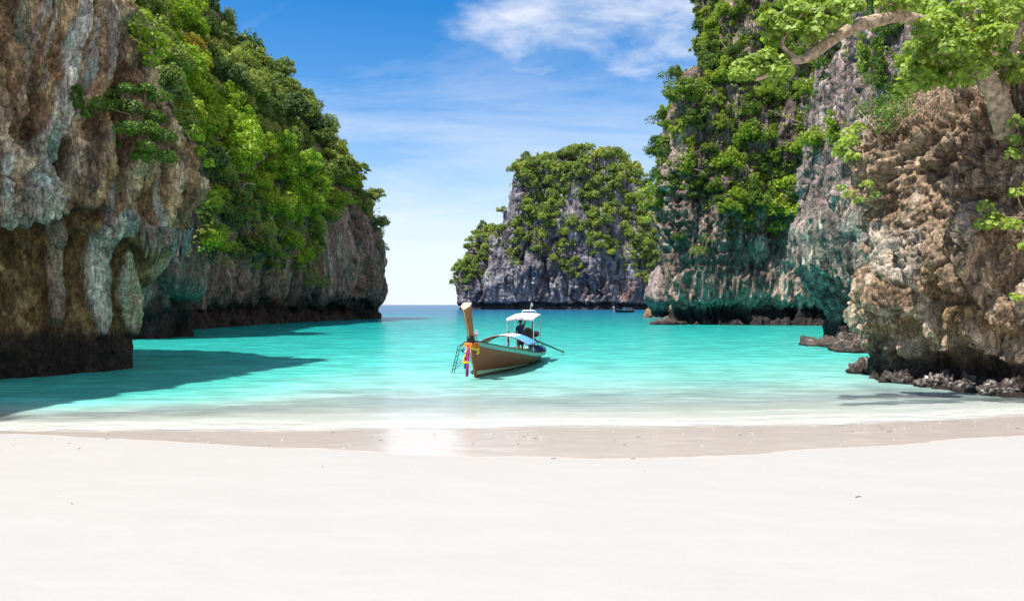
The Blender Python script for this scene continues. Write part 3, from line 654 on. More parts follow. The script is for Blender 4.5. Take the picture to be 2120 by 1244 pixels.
def d_col(P, n, S, d):
    z = P[:, 2]
    C, n1, n2, n3 = rock_cols(P, 0.55, (0.29, 0.20, 0.13), (0.47, 0.35, 0.24), (0.62, 0.50, 0.38))
    up = sm(5.5, 7.0, z + 0.6 * n1); C = mixc(C, (0.25, 0.175, 0.12), 0.62 * up * sm(-0.4, 0.2, n3))
    C = mixc(C, (0.34, 0.22, 0.09), 0.7 * sm(-0.05, 0.3, fbm(P / 1.6 + 66, 3)) * (1 - sm(3.2, 4.6, z)) * sm(1.2, 1.8, z))
    C = mixc(C, (0.66, 0.55, 0.42), 0.7 * sm(0.05, 0.3, fbm(P / 1.0 + 26, 3)) * (1 - sm(1860, 1960, S[:, 0])) * (1 - sm(5.0, 6.0, z)))
    for pts in ([(1822, 470), (1832, 560)], [(1862, 500), (1866, 575)], [(1905, 480), (1900, 560)]):
        q, _ = polyd(S, [(x, y, 15) for x, y in pts]); C = mixc(C, (0.46, 0.43, 0.37), 0.6 * (1 - sm(0.5, 1.1, q)))
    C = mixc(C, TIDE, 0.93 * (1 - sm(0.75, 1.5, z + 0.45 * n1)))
    return C
dz = (-1.4, 0, 0.9, 2.4, 3.8, 5.2, 7.2, 8.4, 9.5, 10.6, 12.5)
dP = lambda *v: list(zip(v, dz))
d_cols = [((28, 38), (-0.3, 0.95), dP(0, 0, .1, .8, .5, .4, .8, .8, -.5, -2, -6)),
          ((19, 33), (-0.7, 0.7), dP(0, 0, .1, .8, .5, .4, .8, .8, -.5, -2, -6)),
          ((13.9, 28.8), (-0.97, 0.25), dP(0, 0, .1, .9, .5, .4, .8, .7, -.6, -2.2, -6)),
          ((12.85, 26.9), (-0.95, -0.3), dP(.2, 0, .1, .95, .6, .4, .8, .6, -.8, -2.4, -6)),
          ((13.1, 24.3), (-0.85, -0.55), dP(.3, 0, -.35, .5, .5, .4, .5, .1, -1.0, -2.4, -6)),
          ((14.1, 21.6), (-0.8, -0.6), dP(.4, 0, -.5, .3, .3, .2, 0, -.4, -1.2, -2.4, -6)),
          ((16.2, 18), (-0.8, -0.6), dP(.4, 0, -.4, .3, .3, .2, 0, -.4, -1.2, -2.4, -6)),
          ((21, 12), (-0.75, -0.65), dP(.4, 0, -.4, .3, .3, .2, 0, -.4, -1.2, -2.4, -6))]
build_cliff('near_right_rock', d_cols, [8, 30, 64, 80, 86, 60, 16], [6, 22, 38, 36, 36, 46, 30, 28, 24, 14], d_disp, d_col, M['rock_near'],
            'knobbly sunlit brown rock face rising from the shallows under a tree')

# --- the rock island out in the bay
def g_disp(P, n, S):
    z = P[:, 2]
    d = karst(P, 4.2, 1.1, 0.75, 0.55, 0.0, 0.12) * sm(2, 12, z + 6)
    return d * (0.45 + 0.55 * sm(4, 12, z))
def g_col(P, n, S, d):
    z = P[:, 2]
    C, n1, n2, n3 = rock_cols(P, 4.0, (0.145, 0.13, 0.145), (0.26, 0.24, 0.265), (0.40, 0.375, 0.405))
    C = mixc(C, (0.055, 0.055, 0.07), 0.7 * sm(0.05, 0.35, fbm(P * (1, 1, 0.1) / 4.5 + 5, 3)))
    C = mixc(C, (0.42, 0.23, 0.17), 0.75 * sm(0.0, 0.3, fbm(P * (1, 1, 0.2) / 5 + 35, 3)) * (1 - sm(14, 20, z)) * sm(36, 44, P[:, 0]) * (1 - sm(62, 68, P[:, 0])))
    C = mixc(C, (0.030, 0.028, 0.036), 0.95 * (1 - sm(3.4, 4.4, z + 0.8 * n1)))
    return C
gz = (-3, 0, 2.8, 4.6, 15, 30, 38, 47, 65, 80, 90)
def gP(offs, ztop=90):
    zz = [z_ if z_ <= 15 else 15 + (z_ - 15) * (ztop - 15) / 75.0 for z_ in gz]; return list(zip(offs, zz))
g_std = (0, 0, -1.6, 1.0, .3, -2, -4, -7, -13, -19, -36)
g_cols = [((40, 540), (0, 1), gP(g_std, 80)), ((0, 500), (-0.5, 0.85), gP(g_std, 60)),
          ((-22, 460), (-1, 0.2), gP((0, 0, -1, 1, .3, -1, -3, -6, -12, -17, -30), 46)),
          ((-28.6, 424), (-0.92, -0.35), gP((0, 0, -1.2, 1, .3, -1, -2, -4, -8, -12, -26), 42)),
          ((-24, 415), (-0.3, -0.95), gP((0, 0, -1.4, 1, .3, -1, -3, -6, -12, -18, -34), 42)),
          ((-12, 413), (0, -1), gP(g_std, 45)), ((-3.0, 412.5), (0, -1), gP(g_std, 48)), ((0.6, 412.5), (-0.1, -1), gP(g_std, 82)),
          ((10, 413), (0, -1), gP(g_std, 86)), ((28, 415), (0, -1), gP(g_std, 88)), ((48, 413), (0, -1), gP(g_std, 91)), ((62, 415), (0, -1), gP(g_std, 87)),
          ((76, 416), (0, -1), gP(g_std, 70)), ((98, 412), (0.1, -1), gP(g_std, 60)), ((130, 430), (0.6, -0.8), gP(g_std, 60)), ((150, 480), (1, 0), gP(g_std, 60))]
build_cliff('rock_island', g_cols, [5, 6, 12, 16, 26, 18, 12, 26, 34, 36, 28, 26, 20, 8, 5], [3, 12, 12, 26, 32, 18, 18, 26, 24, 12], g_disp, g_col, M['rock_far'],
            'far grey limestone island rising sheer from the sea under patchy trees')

# ------------------------------------------------------------------ vegetation
bpy.context.view_layer.update()
DG = bpy.context.evaluated_depsgraph_get()
def visible(p, slack=1.2):
    o_ = Vector((0, 0, EYE)); v = Vector(p) - o_; dist = v.length
    hit = scene.ray_cast(DG, o_, v.normalized(), distance=max(dist - slack, 0.1))
    return not hit[0]
def unit(v): return v / (np.linalg.norm(v, axis=-1, keepdims=True) + 1e-9)
LEAF = {  # outline of a leaf: (along, across, lift), folded along its midrib
    'kite': np.array([(-.5, 0, 0), (-.02, .34, .06), (.5, 0, -.04), (-.02, -.34, .06)]),
    'broad': np.array([(-.45, 0, 0), (-.30, .34, .06), (.05, .26, .03), (.15, .44, .05), (.5, 0, -.08), (.15, -.44, .05), (.05, -.26, .03), (-.30, -.34, .06)]),
    'long': np.array([(-.5, 0, 0), (0, .17, .04), (.5, 0, -.10), (0, -.17, .04)])}
def leaf_arrays(rng, cen, nor, size, shape='kite', down=0.0):
    n = len(cen); T = LEAF[shape]; k = len(T)
    nor = unit(nor); r = rng.normal(size=(n, 3)); r[:, 2] -= down
    a = unit(np.cross(nor, np.cross(r, nor))); b = np.cross(nor, a)
    s = np.broadcast_to(size, (n,))[:, None]
    V = cen[:, None, :] + s[:, :, None] * (T[None, :, 0:1] * a[:, None] + T[None, :, 1:2] * b[:, None] + T[None, :, 2:3] * nor[:, None])
    return V.reshape(-1, 3), np.arange(n * k).reshape(n, k)
def dome(rng, c, r, n, up=0.5, jit=0.55, lo=-0.35):
    """leaf positions and normals spread through the outer half of a lumpy clump"""
    d = unit(rng.normal(size=(int(n * 1.9), 3))); d = d[d[:, 2] > lo][:n]
    rr = np.asarray(r, float) * np.ones(3)
    q = (0.55 + 0.5 * rng.random((len(d), 1)) ** 0.6)
    P = np.asarray(c) + d * rr * q
    return P, unit(d + np.array((0, 0, up)) + jit * rng.normal(size=d.shape))
def crown_mesh(name, seed, kind, nb=26, per=66, leaf=0.125):
    rng = np.random.default_rng(seed); cs = []; ns = []; ctr = []
    for _ in range(nb):
        d = unit(rng.normal(size=3)); d[2] = abs(d[2]) * 1.1 - 0.25
        if kind == 'round': c = d * (0.70, 0.76, 0.85) * (0.5 + 0.55 * rng.random()); r = np.array((1, 1, .95)) * rng.uniform(.18, .36)
        elif kind == 'tier':
            lv = rng.integers(0, 3); c = np.array((rng.normal() * .42, rng.normal() * .5, -.25 + .32 * lv + rng.normal() * .09)); c[:2] *= (1.15 - .22 * lv); r = np.array((1.1, 1.1, .5)) * rng.uniform(.24, .40)
        elif kind == 'loose': c = d * (0.9, 1.0, 1.0) * (0.3 + 0.8 * rng.random()); r = np.array((1, 1, .95)) * rng.uniform(.13, .29)
        elif kind == 'drape': c = np.array((rng.normal() * .22, rng.normal() * .5, rng.uniform(-1.5, .5))); c[0] += .12 * c[2]; r = np.array((.7, 1, .9)) * rng.uniform(.2, .36)
        ctr.append(c); P, nn = dome(rng, c, r, int(per * rng.uniform(.7, 1.3)), .35, .6, -.7)
        cs.append(P); ns.append(nn)
    cs = np.concatenate(cs) + (0.35, 0, 0.45); ns = np.concatenate(ns)
    V, Q = leaf_arrays(rng, cs, ns, leaf * rng.uniform(.7, 1.35, len(cs)))
    me = quads_mesh(name, V, Q, smooth=False); me.materials.append(M['leaf_hill'])
    tb = MB(); base = np.array((-.45, 0, -.55)); mid_ = np.array((-.02, rng.normal() * .06, -.05))
    tb.tube([base, (base + mid_) / 2 + (.08, 0, 0), mid_], [.075, .06, .05], 6)
    for c in ctr[:7]:
        c = c + (0.35, 0, 0.45); m_ = (mid_ + c) / 2 + rng.normal(size=3) * .06; tb.tube([mid_, m_, c], [.042, .028, .012], 5)
    tm = pymesh(name + '_trunk', tb.v, tb.f, True); tm.materials.append(M['bark_dark'])
    return me, tm
KINDS = ['round', 'round', 'round', 'tier', 'loose', 'loose', 'drape', 'round']
PROTO = [crown_mesh('crown_' + k, 100 + i, k, 34, 80, 0.115) for i, k in enumerate(KINDS)]
PROTO_FAR = [crown_mesh('far_crown_' + k, 200 + i, k, 24, 50, 0.17) for i, k in enumerate(['round', 'round', 'round', 'loose', 'round'])]
def scatter(name, n, rad, dens, sep, rng, slack=1.5, tries=20000):
    c = CL[name]; P, Nn, S = c['P'], c['N'], c['S']
    v = unit(P - (0, 0, EYE)); face = -(v * Nn).sum(1)
    nu, nv = c['shape']; G3 = P.reshape(nu, nv, 3)
    area = (np.linalg.norm(np.gradient(G3, axis=0), axis=2) * np.linalg.norm(np.gradient(G3, axis=1), axis=2)).ravel()
    ok = (S[:, 0] > -40) & (S[:, 0] < 2160) & (S[:, 1] > -90) & (face > -0.25)
    w = area * np.clip(dens(P, Nn, S), 0, 1) * ok
    idx = rng.choice(len(P), size=min(tries, int((w > 0).sum())), replace=False, p=w / w.sum())
    pts = []; rs = []; res = []
    for i in idx:
        r = rad(P[i], S[i], rng)
        if pts:
            dd = np.linalg.norm(np.array(pts) - P[i], axis=1)
            if (dd < sep * 0.5 * (np.array(rs) + r)).any(): continue
        if not visible(P[i] + Nn[i] * 0.8 + np.array((0, 0, 0.8)), slack): continue
        pts.append(P[i]); rs.append(r); res.append((i, r))
        if len(res) >= n: break
    return res
def put_tree(name, pr, p, nrm, r, mat, label, group, rng, cat='tree', out=0.0, parts=True, squash=None):
    az = math.atan2(nrm[1], nrm[0]) + rng.normal() * 0.35
    loc = p + nrm * out
    sc = (r * rng.uniform(.88, 1.1), r * rng.uniform(.85, 1.15), r * (squash or rng.uniform(.8, 1.3)))
    if parts:
        e = empty(name, loc, az); e.scale = sc
        for me_, nm in ((pr[0], 'crown'), (pr[1], 'trunk')):
            o_ = bpy.data.objects.new(nm, me_); COL.objects.link(o_); o_.parent = e
            if nm == 'crown' and mat is not None: o_.material_slots[0].link = 'OBJECT'; o_.material_slots[0].material = mat
    else:
        e = bpy.data.objects.new(name, pr); COL.objects.link(e); e.location = loc; e.rotation_euler = (0, 0, az); e.scale = sc
        e.material_slots[0].link = 'OBJECT'; e.material_slots[0].material = mat
    return tag(e, label, cat, group)
def undergrowth(name, where, nclump, rad, leaf, per, dens, mat, label, rng):
    c = CL[where]; P, Nn, S = c['P'], c['N'], c['S']; nu, nv = c['shape']; G3 = P.reshape(nu, nv, 3)
    v = unit(P - (0, 0, EYE)); face = -(v * Nn).sum(1)
    area = (np.linalg.norm(np.gradient(G3, axis=0), axis=2) * np.linalg.norm(np.gradient(G3, axis=1), axis=2)).ravel()
    w = area * np.clip(dens(P, Nn, S), 0, 1) * (face > -0.4) * (S[:, 0] > -60) * (S[:, 0] < 2180) * (S[:, 1] > -120)
    idx = rng.choice(len(P), size=nclump, replace=True, p=w / w.sum()); cs = []; ns = []
    for i in idx:
        r = rad * rng.uniform(.5, 1.5)
        a, b_ = dome(rng, P[i] + Nn[i] * r * 0.35, (r, r, r * .75), int(per * rng.uniform(.5, 1.4)), .6, .6, -0.6); cs.append(a); ns.append(b_)
    cs = np.concatenate(cs); ns = np.concatenate(ns)
    V, Q = leaf_arrays(rng, cs, ns, leaf * rng.uniform(.6, 1.4, len(cs)))
    return tag(link(name, quads_mesh(name, V, Q, smooth=False), mat), label, kind='stuff')

# --- headland: closed canopy over a bare dark foot
rg = np.random.default_rng(11)
def c_dens(P, Nn, S):
    line = np.interp(S[:, 0], [300, 440, 560, 640, 700, 740, 800, 820], [520, 545, 570, 545, 440, 440, 500, 560])
    return sm(-4, 14, line - S[:, 1] + 22 * fbm(P / 6 + 3, 2))
def c_rad(p, s, r): return r.choice([1.5, 2.1, 2.7, 3.4]) * r.uniform(.85, 1.15) * (0.62 + 0.38 * min(p[1] / 130, 1.1)) * (0.75 if p[2] < 12 else 1) * (0.62 if s[0] > 690 else 1)
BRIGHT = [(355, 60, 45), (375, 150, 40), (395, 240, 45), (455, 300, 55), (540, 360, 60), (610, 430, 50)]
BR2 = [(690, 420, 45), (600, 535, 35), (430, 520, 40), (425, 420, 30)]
n_hill = 0
for i, r in scatter('left_headland', 290, c_rad, c_dens, 1.0, rg):
    p, nn, s = CL['left_headland']['P'][i], CL['left_headland']['N'][i], CL['left_headland']['S'][i]
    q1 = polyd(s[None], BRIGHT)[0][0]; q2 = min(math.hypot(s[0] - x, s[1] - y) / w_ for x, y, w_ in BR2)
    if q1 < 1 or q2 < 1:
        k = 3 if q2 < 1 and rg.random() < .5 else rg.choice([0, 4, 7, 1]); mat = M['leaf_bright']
    else:
        k = rg.choice([0, 1, 2, 7, 4, 5, 1]); mat = M['leaf_hill']
    word = {'round': 'round crowned', 'tier': 'flat topped', 'loose': 'loose crowned', 'drape': 'trailing'}[KINDS[k]]; hue = 'yellow green' if mat is M['leaf_bright'] else 'dark green'
    zone = 'high on the headland slope' if s[1] < 150 else ('mid slope on the headland' if s[1] < 330 else 'low on the headland')
    side = ' near the brown cliff' if s[0] < 470 else (' near its seaward edge' if s[0] > 640 else ' halfway along')
    lab = word + ' ' + hue + ' tree ' + zone + side; grp = hue + ' trees on the headland'
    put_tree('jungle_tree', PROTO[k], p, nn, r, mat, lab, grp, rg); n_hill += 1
undergrowth('undergrowth', 'left_headland', 3200, 0.9, 0.32, 26, c_dens, M['leaf_hill'], 'dense green undergrowth between the headland trees', rg)

# --- right cliff: shrubs in the cracks, thicker towards the top left
def f_dens(P, Nn, S):
    a = sm(-0.30, 0.15, fbm(P / 5.5 + 8, 3) + np.interp(S[:, 1], [0, 120, 260, 400, 480, 550], [1.0, .85, .40, .05, -.25, -1.0]) + 0.25 * sm(1560, 1660, S[:, 0]) * sm(120, 200, S[:, 1]) * (1 - sm(440, 500, S[:, 1])))
    return a * (1 - sm(500, 540, S[:, 1]))
def f_rad(p, s, r): return r.choice([.8, 1.2, 1.7, 2.2]) * r.uniform(.85, 1.15) * (.6 if s[0] < 1400 + max(0, 200 - s[1]) * .6 else 1)
for i, r in scatter('right_cliff', 260, f_rad, f_dens, 1.0, rg):
    p, nn, s = CL['right_cliff']['P'][i], CL['right_cliff']['N'][i], CL['right_cliff']['S'][i]
    k = rg.choice([0, 4, 5, 6, 2, 4, 7]); word = {'round': 'rounded', 'loose': 'straggly', 'drape': 'trailing'}[KINDS[k]]
    zone = 'near the top of' if s[1] < 120 else ('on the upper half of' if s[1] < 260 else ('halfway down' if s[1] < 400 else 'low on')); side = 'seaward part' if s[0] < 1480 else ('middle' if s[0] < 1590 else 'part beside the pillar')
    put_tree('cliff_shrub', PROTO[k], p, nn, r, M['leaf_cliff'], word + ' green shrub ' + zone + ' the tall grey cliff, ' + side, 'shrubs on the tall grey cliff', rg, 'shrub')
undergrowth('undergrowth', 'right_cliff', 4000, 0.55, 0.22, 20, f_dens, M['leaf_cliff'], 'creepers and small plants matting the tall grey cliff', rg)
def e_dens(P, Nn, S):
    return sm(0.02, 0.3, fbm(P / 3 + 18, 3) + np.interp(S[:, 1], [-50, 60, 200, 330, 400], [.25, .1, 0, -.1, -.6])) * (S[:, 1] < 420)
for i, r in scatter('right_pillar_cliff', 34, lambda p, s, r: r.uniform(.5, 1.1), e_dens, 1.1, rg):
    p, nn, s = CL['right_pillar_cliff']['P'][i], CL['right_pillar_cliff']['N'][i], CL['right_pillar_cliff']['S'][i]
    put_tree('pillar_shrub', PROTO[rg.choice([0, 4, 5, 6, 6])], p, nn, r, M['leaf_cliff'], 'small bright shrub ' + ('high up on' if s[1] < 110 else ('halfway down' if s[1] < 260 else 'low on')) + ' the blue grey pillar, ' + ('outer edge' if s[0] < 1740 else ('middle' if s[0] < 1850 else 'side next to the leaning tree')), 'shrubs on the grey pillar', rg, 'shrub')
undergrowth('undergrowth', 'right_pillar_cliff', 420, 0.30, 0.15, 18, e_dens, M['leaf_cliff'], 'trailing creepers down the blue grey pillar', rg)

# --- island trees
def g_dens(P, Nn, S):
    line = np.interp(S[:, 0], [940, 1000, 1060, 1150, 1230, 1300, 1370], [545, 540, 500, 500, 510, 500, 540])
    a = sm(-0.12, 0.25, fbm(P * (1, 1, .7) / 17 + 28, 3) + np.interp(S[:, 1] - line, [-200, -90, -20, 40, 100], [.42, .34, .20, .0, -.45]))
    bare = sm(1035, 1050, S[:, 0]) * (1 - sm(1072, 1090, S[:, 0])) * sm(372, 392, S[:, 1]) * (1 - sm(455, 470, S[:, 1]))
    return a * (1 - bare) * (S[:, 1] < 615)
for i, r in scatter('rock_island', 280, lambda p, s, r: r.uniform(2.6, 5.4) * (1.0 if s[1] < 480 else .7), g_dens, 0.82, rg, 4.0):
    p, nn, s = CL['rock_island']['P'][i], CL['rock_island']['N'][i], CL['rock_island']['S'][i]
    zone = 'on the summit of the far rock island' if s[1] < 350 else ('on the upper face of the far rock island' if s[1] < 430 else ('on the middle face of the far rock island' if s[1] < 510 else 'on the lower rock face of the far island'))
    side = 'seaward end' if s[0] < 1050 else ('left half' if s[0] < 1150 else ('right half' if s[0] < 1260 else 'landward end'))
    put_tree('island_tree', PROTO_FAR[rg.integers(0, 5)], p, nn, r, M['leaf_island'], ('large' if r > 3.7 else 'small') + ' green tree ' + zone + ', ' + side, 'trees on the rock island', rg)
undergrowth('undergrowth', 'rock_island', 1700, 1.9, 0.85, 18, g_dens, M['leaf_island'], 'low green scrub between the trees of the rock island', rg)

# --- single plants that stand out
def surf_at(name, px, py, rad=9):
    c = CL[name]; d = np.hypot(c['S'][:, 0] - px, c['S'][:, 1] - py)
    k = np.where(d < rad)[0]
    if len(k) == 0: k = np.argsort(d)[:3]
    i = k[np.argmin(c['P'][k, 1])]; return c['P'][i].copy(), c['N'][i].copy()
def plant(name, blobs, per, leaf, shape, mat, label, cat='shrub', root=None, rng=rg, up=.5, jit=.5, down=0.0, twig=.02, bark='bark', lo=-.5, trunk_name='stem'):
    """a plant from leaf clumps (centre, radii) round real twigs that meet at its root"""
    root = np.array(root); cs = []; ns = []
    for c, r in blobs:
        a, b_ = dome(rng, c, r, int(per), up, jit, lo); cs.append(a); ns.append(b_)
    cs = np.concatenate(cs); ns = np.concatenate(ns)
    V, Q = leaf_arrays(rng, cs - root, ns, leaf * rng.uniform(.65, 1.3, len(cs)), shape, down)
    e = empty(name, root)
    link('crown', quads_mesh('crown', V, Q, smooth=False), mat, e)
    tb = MB()
    for c, r in blobs:
        c = np.array(c) - root; m_ = c * .5 + rng.normal(size=3) * np.linalg.norm(c) * .10; tb.tube([np.zeros(3), m_, c], [twig, twig * .7, twig * .35], 5)
        for _ in range(3):
            q = c + unit(rng.normal(size=3)) * np.asarray(r) * .8; tb.tube([m_ * .4 + c * .6, (c + q) / 2 + rng.normal(size=3) * .03, q], [twig * .5, twig * .4, twig * .2], 4)
    link(trunk_name, pymesh(trunk_name, tb.v, tb.f, True), M[bark], e)
    return tag(e, label, cat)
def on(name, px, py, out=0.3, rad=9):
    p, n_ = surf_at(name, px, py, rad); h = np.array((n_[0], n_[1], max(n_[2], 0.15))); return p + unit(h) * out
def blobs_on(name, pts, out, r):
    return [(on(name, x, y, out), np.array(r) * rg.uniform(.75, 1.25)) for x, y in pts]
nl = 'near_left_cliff'
bl = blobs_on(nl, [(235, 205), (275, 195), (315, 205), (340, 225), (225, 235), (255, 232), (290, 240), (325, 250), (240, 268), (275, 275), (310, 285), (335, 300), (255, 305), (290, 315), (270, 335), (325, 330)], .55, (.42, .42, .30))
plant('ledge_shrub', bl, 420, .11, 'kite', M['leaf_deep'], 'large feathery green shrub growing out of the brown overhanging cliff', root=on(nl, 290, 262, .05), twig=.018)
bl = blobs_on(nl, [(285, 45), (300, 70), (320, 55), (318, 90), (295, 110), (325, 118), (312, 140), (335, 80)], .45, (.38, .4, .30))
plant('creeper', bl, 110, .16, 'kite', M['leaf_bright'], 'yellow green creeper hanging over the upper edge of the brown cliff', 'creeper', root=on(nl, 300, 30, .05), twig=.02)
bl = blobs_on(nl, [(405, 275), (412, 300), (418, 325), (422, 345)], .35, (.28, .3, .32))
plant('creeper', bl, 100, .14, 'kite', M['leaf_bright'], 'light green creeper trailing down the outer edge of the brown cliff', 'creeper', root=on(nl, 400, 262, .05), twig=.018)
bl = blobs_on(nl, [(165, 200), (176, 222), (186, 240)], .30, (.20, .2, .28))
plant('fern', bl, 120, .24, 'long', M['leaf_deep'], 'drooping green fern beside the white streak on the brown cliff', 'fern', root=on(nl, 165, 190, .05), down=2.5, twig=.015)
nr = 'near_right_rock'
bl = [(on(nr, x, y, .35, 14), np.array((.42, .42, .30)) * rg.uniform(.8, 1.2)) for x, y in [(1800, 215), (1825, 205), (1850, 215), (1870, 235), (1810, 240), (1840, 245), (1790, 250), (1860, 262), (1825, 268)]]
plant('dense_shrub', bl, 170, .085, 'kite', M['leaf_deep'], 'dense dark green shrub on the shoulder of the knobbly brown rock', root=on(nr, 1830, 275, .0, 14), twig=.02)
bl = [(on(nr, x, y, .30, 18), np.array((.32, .32, .26)) * rg.uniform(.8, 1.2)) for x, y in [(1765, 268), (1748, 285), (1730, 300), (1760, 305), (1740, 325), (1765, 330), (1715, 310)]]
plant('broadleaf_shrub', bl, 70, .15, 'broad', M['leaf_near'], 'light green broad leaved shrub jutting from the outer edge of the brown rock', root=on(nr, 1775, 320, .0, 14), twig=.02)
bl = [(on(nr, x, y, .40, 14), np.array((.22, .22, .16))) for x, y in [(1745, 412), (1770, 408), (1800, 405), (1812, 425), (1795, 440)]]
plant('leafy_sprig', bl, 34, .13, 'broad', M['leaf_near'], 'small leafy sprig sticking out halfway up the brown rock', 'plant', root=on(nr, 1830, 405, .0, 14), twig=.012)
bl = [(on(nr, x, y, .55, 14), np.array((.24, .24, .18))) for x, y in [(2012, 475), (2035, 468), (2060, 478), (2050, 440), (2080, 420), (2105, 410), (2090, 455), (2110, 470), (2080, 500), (2108, 512)]]
plant('leafy_branch', bl, 42, .13, 'broad', M['leaf_near'], 'green leafy branch reaching over the brown rock at the picture edge', 'plant', root=on(nr, 2118, 440, .05, 14), twig=.014)
bl = [(on(nr, x, y, .35, 14), np.array((.22, .22, .2))) for x, y in [(2100, 262), (2112, 285), (2098, 300), (2112, 320)]]
plant('leafy_sprig', bl, 40, .14, 'broad', M['leaf_near'], 'leafy sprig below the roots of the big tree trunk', 'plant', root=on(nr, 2118, 300, .0, 14), twig=.012)
bl = [(on(nr, x, y, .15, 14), np.array((.14, .14, .12))) for x, y in [(2100, 615), (2110, 628)]]
plant('seedling', bl, 26, .10, 'broad', M['leaf_near'], 'tiny green seedling low on the shaded brown rock', 'plant', root=on(nr, 2105, 632, .0, 14), twig=.008)
# bright shrub hanging on the tall cliff
rc = 'right_cliff'
bl = [(on(rc, x, y, .8, 14), np.array((1.1, 1.1, .8)) * rg.uniform(.8, 1.2)) for x, y in [(1605, 380), (1635, 375), (1660, 395), (1620, 410), (1650, 425), (1600, 440), (1635, 450), (1610, 475)]]
plant('hanging_shrub', bl, 190, .30, 'kite', M['leaf_bright'], 'bright green shrub hanging in front of the grey cliff beside the pillar', root=on(rc, 1670, 440, .1, 14), twig=.05)
bl = [(on(rc, x, y, .6, 14), np.array((1.0, 1.0, .7)) * rg.uniform(.8, 1.2)) for x, y in [(1425, 520), (1445, 512), (1465, 500), (1440, 535)]]
plant('dry_bush', bl, 120, .26, 'long', M['leaf_cliff'], 'olive tufted bush low on the grey cliff above the green fringe', root=on(rc, 1450, 540, .1, 14), twig=.03)
bl = [(np.array(at(x, y, 118)), np.array((1.7, 1.7, 1.2)) * rg.uniform(.8, 1.2)) for x, y in [(1338, 400), (1355, 392), (1372, 405), (1345, 425), (1368, 430), (1380, 445), (1358, 455)]]
plant('yellow_green_tree', bl, 200, .33, 'kite', M['leaf_bright'], 'yellow green tree leaning out from the cliff in front of the island', 'tree', root=on(rc, 1392, 440, .1, 14), twig=.12, trunk_name='trunk')
bl = [(np.array(at(x, y, 108)), np.array((.9, .9, .6)) * rg.uniform(.7, 1.3)) for x, y in [(1342, 310), (1352, 318), (1360, 245), (1350, 250), (1372, 158), (1390, 150), (1405, 160), (1385, 172), (1478, 70), (1495, 62), (1490, 85)]]
for k, (a, b_) in enumerate(((0, 2), (2, 4), (4, 8), (8, 11))):
    plant('overhanging_bush', bl[a:b_], 110, .26, 'kite', M['leaf_cliff'], ['wispy bush lowest on the outer edge of the tall cliff', 'small bush halfway up the outer edge of the tall cliff', 'wide bush on the shoulder of the tall cliff against the sky', 'bush near the top of the tall cliff against the sky'][k],
          root=on(rc, [1368, 1372, 1405, 1500][k], [325, 255, 185, 95][k], .1, 20), twig=.04)
# tree of the orange leaves high on the headland
hl = 'left_headland'
bl = [(on(hl, x, y, 1.4, 9), np.array((1.1, 1.1, .8))) for x, y in [(372, 98), (385, 92), (398, 104), (386, 112)]]
plant('orange_tree', bl, 150, .30, 'kite', M['leaf_orange'], 'tree with yellowing orange leaves high on the headland', 'tree', root=on(hl, 388, 122, .0, 9), twig=.06, trunk_name='trunk')
bl = [(on(hl, x, y, 1.2, 9), np.array((1.3, 1.3, .8))) for x, y in [(620, 560), (640, 572), (655, 585), (668, 592), (640, 592)]]
plant('foot_bush', bl, 150, .30, 'kite', M['leaf_hill'], 'lone green bush low on the dark rock foot of the headland', root=on(hl, 640, 602, .0, 9), twig=.06)
for k, (x, y, dx) in enumerate([(775, 395, 1), (787, 460, 1), (798, 505, 1)]):
    c = on(hl, x, y, .9, 14); plant('edge_bush', [(c, np.array((.9, .9, .7))), (c + (.7, 0, -.6), np.array((.6, .6, .5)))], 70, .28, 'kite', M['leaf_hill'],
          ['upper', 'middle', 'lowest'][k] + ' of three wispy bushes on the seaward edge of the headland', root=on(hl, x - 5, y + 12, 0, 14), twig=.035)

# --- the tree that leans over the bay from the near rock
rt = on(nr, 2078, 262, -.1, 14); D0 = rt[1]
def w3(px, py, dd): return at(px, py, D0 + dd)
tree = empty('leaning_tree', rt); tag(tree, 'pale barked tree on the brown rock stretching a bare limb across the sky', 'tree')
def limb(name, pts, rads, mat='bark', n=10):
    P0 = np.array(pts); tpar = np.linspace(0, len(P0) - 1, (len(P0) - 1) * 6 + 1); Pc = cr(P0, tpar); R = np.interp(tpar, np.arange(len(rads)), rads)
    R = R * (1 + .16 * perlin(Pc * 2.3 + 4)); Pc = Pc + .03 * np.stack([perlin(Pc * 1.7 + k_) for k_ in (1, 7, 13)], 1)
    tb = MB(); tb.tube([q - rt for q in Pc], list(R), n); return tb.build(name, M[mat], tree, True)
limb('trunk', [rt + (.1, .2, -.3), w3(2072, 230, -.1), w3(2062, 195, -.2), w3(2040, 160, -.3), w3(2020, 100, -.4), w3(2005, 45, -.5), w3(1995, -60, -.5)], [.42, .34, .30, .24, .20, .17, .14])
limb('trunk_fork', [w3(2066, 205, -.15), w3(2078, 165, -.2), w3(2095, 110, -.3), w3(2115, 40, -.3)], [.20, .17, .13, .10])
limb('limb', [w3(2020, 100, -.4), w3(1975, 62, -.8), w3(1915, 45, -1.2), w3(1860, 36, -1.5), w3(1800, 46, -1.8), w3(1752, 66, -2.0), w3(1700, 98, -2.2), w3(1668, 120, -2.3), w3(1640, 128, -2.4), w3(1610, 148, -2.5), w3(1565, 166, -2.6)], [.14, .15, .16, .165, .165, .15, .14, .12, .10, .06, .05])
limb('limb', [w3(1845, 38, -1.55), w3(1862, 18, -1.6), w3(1866, -60, -1.6)], [.10, .10, .08])
limb('limb', [w3(1812, 44, -1.7), w3(1816, 10, -1.7), w3(1824, -60, -1.7)], [.06, .05, .045])
limb('limb', [w3(1690, 105, -2.2), w3(1685, 85, -2.2), w3(1682, 70, -2.2)], [.05, .045, .02])
